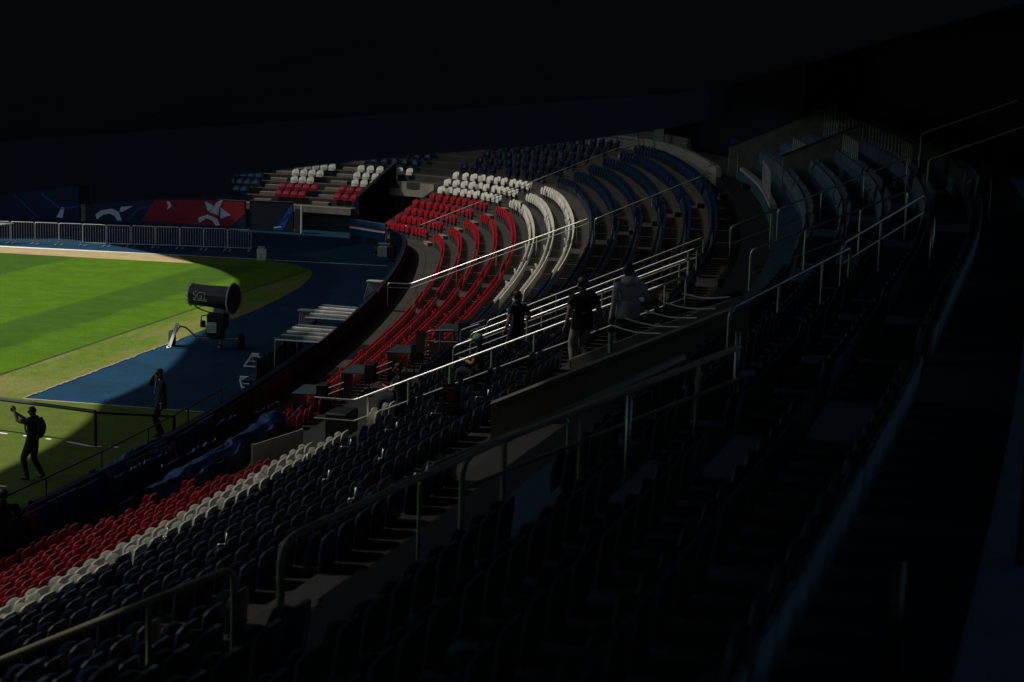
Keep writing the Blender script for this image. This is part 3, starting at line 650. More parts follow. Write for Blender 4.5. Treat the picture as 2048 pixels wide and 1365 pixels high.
PNAVY = mat('print_navy', (.006, .02, .06), .45, var=.3, vs=1.2); PBLUE = mat('print_blue', (.015, .1, .45), .4, var=.25, vs=3); PRED = mat('print_red', (.36, .012, .025), .45, var=.15, vs=1.2); PWHITE = mat('print_white', (.78, .78, .82), .45, var=.12, vs=2); PBLACK = mat('print_black', (.008, .012, .022), .5, var=.2)
def board(label, x0, x1, yt, yb, m):
    a, b = atY(x0, yt, YB), atY(x1, yb, YB); t = thing('banner_board', label, 'banner', (a[0], YB, 0), 'banner boards under the end stand')
    z1 = max(a[2], 1.35); MB().box(((a[0]+b[0])/2, YB, (z1)/2+.02), (b[0]-a[0], .05, z1)).build('panel', m, t)
    fr = MB(); [fr.tube([(x, YB-.02, .02), (x, YB-.02, z1+.03)], .025, 6) for x in (a[0], b[0])]; fr.tube([(a[0], YB-.02, z1+.03), (b[0], YB-.02, z1+.03)], .025, 6); fr.build('frame', BLACKM, t); return t
def line(p0, p1, w_=6):
    d = np.array([p1[0]-p0[0], p1[1]-p0[1]], float); q = np.array([-d[1], d[0]])/np.linalg.norm(d)*w_/2
    return [(p0[0]-q[0], p0[1]-q[1]), (p1[0]-q[0], p1[1]-q[1]), (p1[0]+q[0], p1[1]+q[1]), (p0[0]+q[0], p0[1]+q[1])]
t = board('navy banner board with thin blue lines, leftmost under the dark overhang', -40, 161, 352, 440, PNAVY)
prt(t, line((90, 195), (240, 330), 5), PBLUE); prt(t, line((262, 180), (388, 282), 9), PBLUE); prt(t, line((388, 284), (500, 266), 7), PBLUE); prt(t, [(395, 270), (415, 275), (400, 340), (362, 335)], PWHITE)
t = board('navy and red banner board with white star and arch emblems', 173, 492, 388, 447, PNAVY)
prt(t, [(985, 225), (1562, 232), (1565, 312), (1478, 392), (905, 358)], PRED, .03)
for sh_ in ([(612, 318), (650, 290), (720, 280), (760, 302), (782, 357), (750, 355), (735, 327), (700, 311), (660, 320), (622, 350)], [(765, 296), (776, 268), (850, 264), (782, 302)],
            [(1310, 232), (1368, 262), (1352, 284), (1332, 298)], [(1386, 240), (1425, 224), (1402, 280), (1396, 322), (1343, 303)], [(1412, 272), (1478, 322), (1412, 344)],
            [(1270, 338), (1330, 318), (1390, 345), (1408, 388), (1382, 390), (1358, 356), (1320, 342), (1276, 372)], [(1068, 234), (1088, 234), (1098, 266), (1068, 288), (1078, 262)]): prt(t, sh_, PWHITE, .04)
prt(t, line((825, 352), (880, 282), 5), PBLUE); prt(t, line((880, 282), (962, 264), 5), PBLUE)
t = board('near black banner board with one bright blue slanted stroke', 500, 586, 402, 461, PBLACK)
prt(t, [(1864, 256), (1872, 300), (1808, 420), (1745, 416), (1800, 350)], PBLUE); prt(t, line((1752, 402), (1800, 396), 7), PWHITE, .04); prt(t, line((1760, 385), (1858, 312), 4), PNAVY, .04)
a = atY(167.5, 450, YB); t = thing('pillar', 'short pale concrete pillar between the navy banner and the red banner', 'pillar', (a[0], YB, 0), 'end stand pillars')
MB().box((a[0], YB+.05, .68), (.28, .2, 1.36), bev=.02).build('shaft', CONCL, t); MB().box((a[0], YB+.05, 1.39), (.36, .3, .06)).build('cap', CONCL, t)
a = atY(595, 462, 94.9); t = thing('pillar', 'brown pillar with a white drainpipe at the end of the banners', 'pillar', (a[0], 94.9, 0), 'end stand pillars')
MB().box((a[0], 95., .66), (.34, .25, 1.34), bev=.02).build('shaft', CONC, t); MB().tube([(a[0]+.28, 94.75, 0), (a[0]+.28, 94.75, 1.55)], .055, 10).build('drainpipe', WHITE, t)
# A board on the carpet edge
P = atz(523, 521); t = thing('a_board', 'small white A board standing on the far white line', 'sign', P)
f3 = frame2((.977, .21))
for sg in (-1, 1):
    ax = np.array([f3[0], f3[1]*math.cos(.16)+np.array([0, 0, -sg*math.sin(.16)]), f3[2]*math.cos(.16)+f3[1]*(-sg)*math.sin(.16)*-1]); ax[1] = np.cross(ax[2], ax[0])
    MB().box(P+f3[1]*sg*.10+np.array([0, 0, .27]), (.42, .02, .54), ax, bev=.008).build('panel', WHITE, t)
MB().box(P+np.array([0, 0, .60]), (.3, .05, .13), f3, bev=.01).build('top_plate', GREYP, t)
for z, w_, h_ in ((.34, .26, .03), (.28, .2, .025), (.16, .05, .05), (.46, .08, .08)): MB().box(P-f3[1]*(.105+.16*(.27-z)+.012)+np.array([0, 0, z]), (w_, .008, h_), f3).build('printed_shape', BLACKP, t)
# blue painted end of the front wall with a white and red stripe
a, b = atz(701, 481), atz(772, 493); ax = frame2(b-a); L_ = np.linalg.norm((b-a)[:2])
t = thing('striped_wall', 'blue wall end with a white and red stripe below the red seats', 'wall', (a+b)/2)
MB().box((a+b)/2+np.array([0, 0, .58]), (L_, .16, 1.16), ax, bev=.01).build('panel', NAVYL, t)
off = -ax[1]*.085 if (-ax[1])@(CAM-a) > 0 else ax[1]*.085
MB().box((a+b)/2+off+np.array([0, 0, .72]), (L_*.99, .012, .1), ax).build('stripe', WHITE, t); MB().box((a+b)/2+off+np.array([0, 0, .81]), (L_*.99, .012, .06), ax).build('stripe', SEATR, t)
for k in (-.28, .12): MB().box((a+b)/2+ax[0]*L_*k+off+np.array([0, 0, .2]), (L_*.32, .014, .26), ax, bev=.004).build('vent', BLACKP, t)
# television camera box beside the wall
Y_ = 84.3
def at(x, y): return atY(x, y, Y_)
t = thing('camera_box', 'grey remote television camera on a pole beside the front wall', 'camera', at(771, 540))
c = at(768, 503); MB().box(c, (.5, .55, .52), bev=.03).build('body', GREYP, t); MB().tube([at(772, 490), at(773, 453)], .045, 8).build('pole', STEELD, t); MB().box(at(770, 488), (.62, .3, .07), bev=.01).build('bracket', GREYP, t)
MB().lathe([(.1, 0), (.13, .04), (.13, .18), (.1, .2)], c+np.array([-.26, -.1, .0]), (-1, -.15, 0), 12).build('lens', BLACKP, t)
for k in range(3): MB().box(c+np.array([-.42-.02*k, -.1, .16-.15*k]), (.05, .16, .05)).build('fin', STEEL, t)
MB().box(at(784, 505), (.3, .4, .62), bev=.02).build('side_case', BLACKM, t); MB().tube([at(768, 520), at(767, 545)], .03, 6).build('leg', STEELD, t)
# ================================================================== DUGOUTS
GL = mat('smoked_acrylic', (.10, .12, .13), .2, var=.2, vs=3, alpha=.55)
def canopy(label, cor):
    C_ = [atz(*p, 1.6) for p in cor]; t = thing('dugout_canopy', label, 'canopy', (C_[0]+C_[2])/2*np.array([1, 1, 0]), 'dugout canopies')
    MB().slab(C_, .02).build('panel', GL, t)
    for i in range(4): MB().tube([C_[i], C_[(i+1) % 4]], .035 if i == 0 else .02, 8).build('edge_bar', STEEL if i == 0 else STEELD, t)
    for f_ in (.28, .52, .78): MB().tube([C_[0]*(1-f_)+C_[3]*f_+(0, 0, .02), C_[1]*(1-f_)+C_[2]*f_+(0, 0, .02)], .022, 6).build('slat', STEEL, t)
    for i in (0, 3): MB().tube([C_[i]*np.array([1, 1, 0]), C_[i]], .025, 6).build('leg', STEELD, t)
    MB().tube([C_[0]*.75+C_[1]*.25, (C_[0]*.35+C_[1]*.65)*np.array([1, 1, 0])+(0, 0, .75)], .018, 6).build('brace', BLACKM, t)
    return t
canopy('nearer dugout canopy with a bright steel front bar above the blue carpet', [(550, 680), (637, 685.7), (673.7, 655.8), (594.6, 649.6)])
canopy('farther dugout canopy with a bright steel front bar', [(610.5, 635.6), (691, 641), (716, 616), (644, 610)])
def ribbed(label, Y, quad, k):
    P = [atY(*p, Y) for p in quad]; t = thing('ribbed_shelter', label, 'shelter', (P[0]+P[1])/2, 'ribbed dugout shells')
    for i in range(k):
        u = (i+.5)/k; lo = P[0]*(1-u)+P[1]*u; hi_ = P[3]*(1-u)+P[2]*u; lo = lo*np.array([1, 1, 0])+(0, 0, max(lo[2]-.5, 0)); wd = np.linalg.norm(P[1]-P[0])/k*.8
        pts = [lo, lo*.5+hi_*.5+np.array([-.06, 0, 0]), hi_]; MB().tube(fillet(pts, .3, 5), wd/2, 6).build('rib', GREYP, t)
    MB().box((P[2]+P[3])/2, (np.linalg.norm(P[2]-P[3])+.08, .35, .07), bev=.015).build('cap', GREYP, t); return t
ribbed('grey ribbed plastic shell between the two dugout canopies', 57.6, [(599, 650), (630, 650), (632, 622), (600, 621)], 8)
ribbed('grey ribbed plastic shell at the foot of the bright stair handrail', 66., [(722, 612), (749, 613), (764, 564), (737, 562)], 8)
# dark bench seats along the outside of the wall
for i in range(13):
    s = 64.5+i*.66; P = B(-3.3, s, z=0); ax = np.array([[*(-ref(s)[2]), 0], [*ref(s)[1], 0], [0, 0, 1]])
    t = thing('bench_seat', 'black dugout seat, %s along the wall from the near end' % (['first', 'second', 'third', 'fourth', 'fifth', 'sixth', 'seventh', 'eighth', 'ninth', 'tenth', 'eleventh', 'twelfth', 'thirteenth', 'fourteenth', 'fifteenth', 'sixteenth'][i]), 'seat', P, 'dugout seats')
    MB().box(P+(0, 0, .42), (.42, .44, .1), ax, bev=.03).build('seat_pad', BLACKP, t); MB().box(P-ax[0]*.22+(0, 0, .75), (.09, .44, .62), ax, bev=.03).build('backrest', BLACKP, t); MB().box(P+(0, 0, .19), (.1, .1, .38), ax).build('pedestal', BLACKM, t)
# small white folding frames on the carpet
for lab, q in (('white trapezoid frame standing on the blue carpet near the dugouts', [(488, 733), (527, 735), (518, 713), (503, 712)]), ('low white frame lying against the wall below the dugouts', [(484, 776), (516, 778), (519, 760), (480, 759)])):
    base = atz(*q[0]); Yq = base[1]; P = [atY(*p, Yq+.3*i) for p, i in zip(q, (0, 0, .4, .4))]; t = thing('folding_frame', lab, 'frame', base, 'white frames on the carpet')
    for i in range(4): MB().tube([P[i], P[(i+1) % 4]], .03, 6).build('bar', WHITE, t)
    MB().box((P[2]+P[3])/2+(0, 0, .03), (np.linalg.norm(P[2]-P[3]), .06, .12), bev=.01).build('top_plate', WHITE, t)
    MB().tube([(P[0]+P[3])/2, (P[1]+P[2])/2], .015, 5).build('crossbar', WHITE, t)
    for i in (0, 1): MB().tube([P[3-i], P[3-i]*np.array([1, 1, 0])+np.array([0, .3, .01])], .02, 5).build('leg', WHITE, t)
# ================================================================== TARPAULINS, RAILS AND DESKS OF THE PRESS AREA
TARP = mat('blue_tarpaulin', (.002, .018, .085), .36, var=.35, vs=2.2, spec=.45, bump=.6, bs=9)
def tarp(label, a, b, prof, seed):
    rn = random.Random(seed); ph = [rn.uniform(0, 6) for _ in range(8)]; ns_ = [p[0] for p in prof]; zs = [p[1] for p in prof]; xs = np.linspace(0, 1, len(prof))
    def fn(u, v):
        s = a+(b-a)*u; n = float(np.interp(v, xs, ns_)); z = float(np.interp(v, xs, zs))
        wv = .05*noise.noise(Vector((s*.7, v*5, seed)))+.03*noise.noise(Vector((s*2.3, v*11, seed+5)))+.03*noise.noise(Vector((s*6, v*25, seed+9)))
        return B(n+.25*noise.noise(Vector((s*1.1, v*3, seed+20))), s, z=z+wv)
    return MB().grid(fn, int((b-a)*7), 26, th=.006).build('tarpaulin', TARP, label=label, category='tarpaulin', group='blue tarpaulins')
TA = tarp('blue plastic tarpaulin covering the front seats beside the red rows', 48.6, 57.2, [(-1.0, .38), (-.7, .62), (-.35, .78), (-.05, 1.02), (.2, 1.04), (.55, .80), (.9, 1.0), (1.15, 1.32), (1.3, .95)], 2)
EDGE = mat('tarp_glint', (.16, .24, .5), .3, var=.3, vs=9)  # glints on the tarpaulin edges, modelled as pale crumpled strips
for (xa, ya), (xb, yb), zz in (((232, 953), (334, 904), 1.12), ((322, 935), (432, 879), 1.08), ((428, 853), (470, 831), 1.1), ((512, 826), (562, 803), 1.15)):
    pa, pb = atz(xa, ya, zz), atz(xb, yb, zz); rn_ = random.Random(xa); k_ = int(np.linalg.norm(pb-pa)/.12); pts_ = [pa+(pb-pa)*i/k_+np.array([rn_.uniform(-.03, .03), rn_.uniform(-.02, .02), rn_.uniform(-.03, .04)]) for i in range(k_+1)]
    MB().tube(pts_, [rn_.choice((.004, .006, .014, .02)) for _ in pts_], 5).build('edge_glint', EDGE, TA)
tarp('small crumpled blue tarpaulin hanging over the front wall', 49.5, 53.5, [(-2.08, .7), (-1.98, 1.08), (-1.8, 1.1), (-1.6, .9), (-1.55, .5)], 3)
def wall_rail(label, n, a, b, h, m, posts=2.6, r=.02):
    t = thing('wall_rail', label, 'railing', B(n, a), 'dark rails over the front wall'); curve_tube(n, a, b, T(0)+h, r, 20).build('top_rail', m, t); s = a
    while s <= b+.01: MB().tube([B(n, s, .1), B(n, s, h)], r*.9, 6).build('post', m, t); s += posts
wall_rail('dark rail on posts above the blue tarpaulins', -1.9, 42, 58.5, 1.15, BLACKM)
wall_rail('thin dark blue rail in front of the red rows', -1.5, 34, 57, .9, NAVYL)
# slanting grey press desks
DESK = mat('desk_top', (.055, .068, .085), .45, var=.2, vs=3)
for i, (n, s, la) in enumerate(((.75, 58.0, 'lowest grey press desk at the level foot of the steel handrail'), (2.1, 58.7, 'second grey press desk with a black monitor box'), (3.4, 59.5, 'third grey press desk behind two chrome bars'), (4.7, 60.6, 'topmost grey press desk beside the red gate'))):
    P = B(n, s); q = np.array([*ref(s)[2], 0]); tt = np.array([*ref(s)[1], 0]); t = thing('press_desk', la, 'desk', P, 'press desks')
    ax = np.array([q, tt, (0, 0, 1)])
    MB().box(P+q*.1+(0, 0, .92), (.62, 1.25, .035), ax, bev=.008).build('desk_top', DESK, t); MB().box(P-q*.17+(0, 0, .5), (.03, 1.2, .8), ax).build('front_panel', BLACKP, t)
    MB().box(P+q*.55-tt*.35+(0, 0, .92), (.28, .42, .5), ax, bev=.02).build('monitor_box', BLACKP, t)
    MB().box(P+q*.4-tt*.14+(0, 0, .92), (.02, .36, .4), ax).build('screen', mat('screen_dark', (.01, .03, .05), .12), t)
    for sg in (-1, 1): MB().tube([P+tt*sg*.55+q*.3+(0, 0, -.1), P+tt*sg*.55+q*.3+(0, 0, .9)], .02, 6).build('leg', STEELD, t)
    for dz in (0, .16): MB().tube([P+q*.75-tt*.6+(0, 0, .95+dz), P+q*1.15-tt*.6+(0, 0, 1.12+dz)], .014, 6).build('chrome_bar', STEEL, t)
t = thing('plywood_board', 'pale brown plywood board behind the end of the white rows', 'board', B(3.9, 47.8))
p0_, p1_ = atz(509, 889, 2.45), atz(606, 858, 2.45); d = nrm(p1_-p0_); q_ = np.array([-d[1], d[0], 0])*.01
PLY = mat('plywood', (.55, .45, .37), .7, var=.18, vs=6)
MB().loft([[p-q_-(0, 0, .75), p+q_-(0, 0, .75), p+q_, p-q_] for p in (p0_, p1_)]).build('sheet', PLY, t)
for p in (p0_, p1_): MB().box(p-(0, 0, .38)+q_*4, (.05, .05, .76)).build('batten', CONCD, t)
MB().box(B(4.6, 50.4, .35), (.5, .8, .7), bev=.03).build('equipment_case', BLACKP, label='black equipment case behind the plywood board', category='case')
Y_ = 43.6
t = thing('red_gate', 'small steel gate frame with a red panel above the press desks', 'gate', at(885, 700))
MB().tube(fillet([at(852, 712), at(855, 662), at(914, 661), at(917, 700)], .1, 5), .02, 7).build('frame', STEELD, t); MB().tube([at(854, 682), at(914, 685)], .015, 6).build('bar', STEELD, t); MB().tube([at(880, 662), at(879, 710)], .015, 6).build('bar', STEELD, t)
MB().slab([at(858, 712), at(910, 712), at(910, 687), at(858, 685)], .02).build('panel', mat('red_net', (.1, .012, .018), .7), t); MB().slab([at(832, 662), at(850, 662), at(850, 706), at(832, 706)], .02).build('side_panel', mat('dark_red', (.06, .01, .014), .6), t)
# round red sign on a post
t = thing('sign_post', 'black sign board with a red disc on a thin post', 'sign', atY(901, 905, 24.6)); Y_ = 24.6
fs = frame2((.977, .21)); c = at(903, 800)
MB().box(c, (.26, .012, .46), fs, bev=.004).build('board', BLACKP, t); cam_d = nrm((CAM-c)*np.array([1, 1, 0]))
MB().lathe([(.075, 0), (.075, .006)], c+cam_d*.010+(0, 0, .05), cam_d, 20).build('red_disc', mat('sign_red', (.32, .02, .03), .5), t)
for z, w_ in ((-.05, .2), (-.085, .12), (.17, .11), (-.14, .03)): MB().box(c+cam_d*.011+(0, 0, z), (w_, .006, .014 if z > .1 or z == -.14 else .01), fs).build('print_bar', mat('sign_grey', (.25, .25, .25), .5), t)
MB().tube([at(901, 828), at(900, 930)], .014, 6).build('post', BLACKM, t)
# ---------------------------------------------------------------- boards, pillar and screens behind the top rows
MB().box(B(14.6, 103.0, z=T(14)+1.1), (.55, .3, 2.4), bev=.02).build('pillar', mat('pillar_white', (.3, .3, .32), .6), label='pale square pillar at the top of the navy corner rows', category='pillar')
def wallbox(label, n, a, b, z0, z1, m, cat='board'): 
    t = thing('hoarding', label, cat, B(n, a), 'hoardings behind the top rows'); wall('panel', m, a, b, n, .08, z0, z1, t); wall('frame', BLACKM, a-.05, b+.05, n-.08, .05, z1, z1+.06, t)
wallbox('blue and green hoarding above the top of the far stair', 16.5, 105.3, 107.6, T(14)+.9, T(14)+1.6, mat('teal_board', (.004, .11, .10), .4, var=.2)); wallbox('blue strip hoarding above the green one', 16.7, 105.0, 107.0, T(14)+1.65, T(14)+2.2, mat('blue_board', (.006, .10, .3), .4, var=.2))
wallbox('blue hoarding left of the dark upper parapet', 17.0, 91.5, 96.5, T(14)+.5, T(14)+1.35, mat('blue_board_dim', (.004, .05, .13), .4))
tf = thing('pipe_rail', 'black pipe rail in front of the far concrete wall', 'railing', B(14, 107.5)); 
for hh in (.6, 1.1): curve_tube(14.0, 104.2, 109.5, T(14)+hh, .025, 8).build('bar', BLACKM, tf)
for s in (104.4, 106, 107.6, 109.2): MB().tube([B(14, s, -.2), B(14, s, 1.12)], .025, 6).build('post', BLACKM, tf)
wl = thing('back_wall', 'pale concrete wall behind the top of the far corner rows', 'wall', B(15, 108)); wall('panel', CONCL, 101, 118, 15.6, .2, T(14)-.1, T(14)+1.0, wl)
# ================================================================== FAN MACHINE ON THE CARPET
P0 = atz(430, 697); EX = nrm((RT[0], RT[1], 0)); EY = np.array([-EX[1], EX[0], 0])
def W(u, v, w_): return P0+EX*u+EY*v+np.array([0, 0, w_])
FM = thing('fan_machine', 'black wheeled mist fan with a long drum lettered SGL beside the pitch', 'machine', P0)
DRUM = mat('drum_black', (.008, .009, .012), .35, var=.3, vs=4); LET = mat('lettering_gold', (.75, .68, .45), .5, var=.1); LABEL = mat('label_white', (.72, .72, .7), .6, var=.08)
AX0, AX1 = W(-.82, .22, 1.80), W(.57, -.16, 1.74); AXD = nrm(AX1-AX0); DL = np.linalg.norm(AX1-AX0)
dr = MB().lathe([(.33, 0), (.355, .02), (.36, .3), (.375, DL*.6), (.40, DL*.95), (.40, DL), (.36, DL)], AX0, AXD, 36, cap=False).build('drum', DRUM, FM); angle_smooth(dr, 40)
angle_smooth(MB().lathe([(.33, .0), (.30, .25), (.30, DL-.1)], AX0, AXD, 32, cap=False).build('inner_tube', mat('drum_inside', (.02, .02, .022), .6), FM), 40)
MB().lathe([(.34, .5), (.34, .52)], AX0, AXD, 24).build('fan_guard', BLACKM, FM)
angle_smooth(MB().torus(AX0, AXD, .352, .028, 36, 8).build('front_ring', WHITE, FM), 60)
for k in range(14):
    a_ = 2*math.pi*k/14; n_ = nrm(np.cross(AXD, (0, 0, 1))); b_ = np.cross(AXD, n_); p = AX0+(.375)*(math.cos(a_)*n_+math.sin(a_)*b_)
    MB().tube([p+AXD*.05, p-AXD*.06], .02, 6).build('nozzle', STEELD, FM)
angle_smooth(MB().torus(AX1+AXD*.05, AXD, .52, .03, 44, 8).build('rear_ring', mat('ring_grey', (.5, .5, .5), .4, var=.1), FM), 60)
angle_smooth(MB().lathe([(.52, .04), (.5, .12), (.3, .2), (.05, .22)], AX1, AXD, 36).build('intake_grille', RUBBER, FM), 30)
for rr_ in (.14, .26, .38): MB().torus(AX1+AXD*(.245-.14*rr_*rr_*2), AXD, rr_, .008, 32, 5).build('grille_wire', BLACKM, FM)
# lettering as strokes that follow the drum
def onDrum(a, h, lift=.006):
    "a = metres along the drum from the front ring, h = metres above the axis measured round the surface"
    R = float(np.interp(a, [.02, .3, DL*.6, DL*.95], [.355, .36, .375, .40]))+lift; th = h/R
    side = np.cross(AXD, (0, 0, 1)); side = nrm(side if side@(CAM-AX0) > 0 else -side); upv = nrm(np.cross(side, AXD)); upv = upv if upv[2] > 0 else -upv
    return AX0+AXD*a+R*(math.cos(th)*side+math.sin(th)*upv)
def stroke(pts, th=.014, wd=None): 
    P = [onDrum(*p) for p in pts]; return MB().tube(P, wd or th, 6)
def arc(cx_, cy_, rx, ry, a0, a1, k=14): return [(cx_+rx*math.cos(a0+(a1-a0)*i/k), cy_+ry*math.sin(a0+(a1-a0)*i/k)) for i in range(k+1)]
rad = math.radians
S_ = arc(.27, .10, .055, .055, rad(50), rad(250), 12)+arc(.262, -.01, .06, .06, rad(80), rad(-140), 12)
G_ = arc(.46, .04, .10, .12, rad(60), rad(305), 18)+[(.53, -.05), (.53, .03), (.455, .03)]
L__ = [(.625, .155), (.625, -.075), (.70, -.075)]
for nm, pts in (('letter_s', S_), ('letter_g', G_), ('letter_l', L__)): stroke(pts, .013).build(nm, LET, FM)
stroke([(.51, .155), (.66, .16)], .008).build('letter_bar', LET, FM); stroke([(.22, -.125), (.44, -.125), (.72, -.125)], .011).build('underline', LABEL, FM)
MB().box(W(.14, .02, 1.29), (.36, .3, .2), np.array([EX, EY, (0, 0, 1)]), bev=.02).build('neck', GREYP, FM)
MB().lathe([(.16, 0), (.16, .06), (.1, .1)], W(.12, .02, 1.16), (0, 0, 1), 16).build('turntable', BLACKM, FM)
cab = MB().box(W(.04, 0, .8), (.58, .5, .8), np.array([EX, EY, (0, 0, 1)]), bev=.03).build('cabinet', BLACKP, FM)
MB().box(W(-.07, -.255, .745), (.30, .01, .36), np.array([EX, EY, (0, 0, 1)])).build('label_panel', LABEL, cab)
rn = random.Random(5)
for r_ in range(5):
    for c_ in range(4):
        if rn.random() < .8: MB().box(W(-.18+.07*c_+rn.uniform(-.01, .01), -.2625, .60+.068*r_), (rn.uniform(.02, .05), .004, rn.uniform(.012, .035)), np.array([EX, EY, (0, 0, 1)])).build('print_mark', BLACKP, cab)
MB().box(W(.33, .1, .95), (.2, .4, .5), np.array([EX, EY, (0, 0, 1)]), bev=.03).build('pump_unit', DRUM, FM)
MB().tube(fillet([W(-.73, .1, 1.46), W(-.55, 0, 1.34), W(-.2, -.1, 1.24), W(.3, -.15, 1.2), W(.42, -.1, 1.0)], .15, 6), .022, 7).build('hose', RUBBER, FM)
MB().tube(fillet([W(-.22, -.1, 1.15), W(-.44, -.1, 1.12), W(-.47, -.1, .8), W(-.25, -.1, .72)], .06, 4), .02, 7).build('guard_loop', BLACKM, FM)
MB().box(W(-.4, -.05, .83), (.16, .2, .22), np.array([EX, EY, (0, 0, 1)]), bev=.02).build('valve_block', BLACKM, FM)
fr = MB(); fr.tube([W(-.65, -.1, .36), W(.8, -.1, .36)], .03, 6); fr.tube([W(-.65, .3, .36), W(.8, .3, .36)], .03, 6)
for u_ in (-.6, 0, .75): fr.tube([W(u_, -.1, .36), W(u_, .3, .36)], .025, 6)
fr.build('chassis', STEELD, FM); MB().box(W(-.25, -.15, .3), (.36, .06, .1), np.array([EX, EY, (0, 0, 1)])).build('chassis_beam', STEELD, FM)
MB().tube(fillet([W(-.62, 0, .36), W(-1.0, 0, .70), W(-1.22, 0, .73)], .1, 5), .03, 7).build('drawbar', STEELD, FM)
bar = MB(); t0, t1 = W(-1.26, -.04, .84), W(-1.47, -.30, .1); d = nrm(t1-t0); q1 = nrm(np.cross(d, (0, 1, 0))); q2 = np.cross(d, q1)
bar.loft([[p+q1*a_*.05+q2*b_*.025 for a_, b_ in ((-1, -1), (1, -1), (1, 1), (-1, 1))] for p in (t0, t1)]); bar.build('tow_bar', WHITE, FM)
MB().torus(W(-1.5, -.33, .06), nrm((0, -.5, 1)), .065, .022, 20, 7).build('tow_ring', WHITE, FM)
def wheel(c, axis, R, wd, name, rim):
    ty = MB().lathe([(R*.6, -wd/2), (R*.9, -wd/2), (R, -wd*.3), (R, wd*.3), (R*.9, wd/2), (R*.6, wd/2)], c, axis, 24).build(name, RUBBER, FM); angle_smooth(ty, 40)
    MB().lathe([(R*.55, -wd*.52), (R*.5, -wd*.4), (R*.15, -wd*.42), (R*.12, -wd*.58), (R*.05, -wd*.58)], c, axis, 18).build('rim', rim, ty)
wheel(W(-1.5, .25, .275), EX*.93+EY*.36, .275, .17, 'wheel', BLACKM); wheel(W(.85, .15, .27), EX*.93+EY*.36, .27, .17, 'wheel', BLACKM); wheel(W(.19, -.3, .10), EY*.95+EX*.3, .10, .07, 'caster', STEEL)
MB().tube([W(.19, -.28, .1), W(.19, -.1, .36)], .018, 6).build('caster_fork', STEELD, FM); MB().tube([W(-1.5, .25, .275), W(-1.2, .05, .7)], .025, 6).build('axle_arm', STEELD, FM)
MB().tube([W(.38, -.2, .37), W(.8, -.2, .37)], .012, 6).build('push_rod', STEEL, FM)
MB().tube(fillet([W(-.05, -.5, .01), W(.05, -.75, .01), W(.2, -.6, .01), W(.3, -.8, .01)], .2, 6), .012, 5).build('cable', RUBBER, label='short black cable lying on the carpet near the fan machine', category='cable')
# ================================================================== BLACK FRAME ON THE GRASS
PA, PB, PC = atz(191, 893), atz(348, 876), None
hh = .9; PL = atz(-60, 791, hh); PL0 = PL*np.array([1, 1, 0])
t = thing('black_frame', 'low black tube frame standing on the grass beside the photographer', 'frame', PA)
for p, h_ in ((PA, hh), (PB, .58), (PL0, hh)): MB().tube([p, p+(0, 0, h_)], .045, 8).build('post', BLACKM, t)
MB().tube([PL, PA+(0, 0, hh)], .05, 8).build('crossbar', BLACKM, t); MB().tube([PA+(0, 0, hh*.97), PB+(0, 0, .565)], .03, 8).build('side_bar', BLACKM, t)
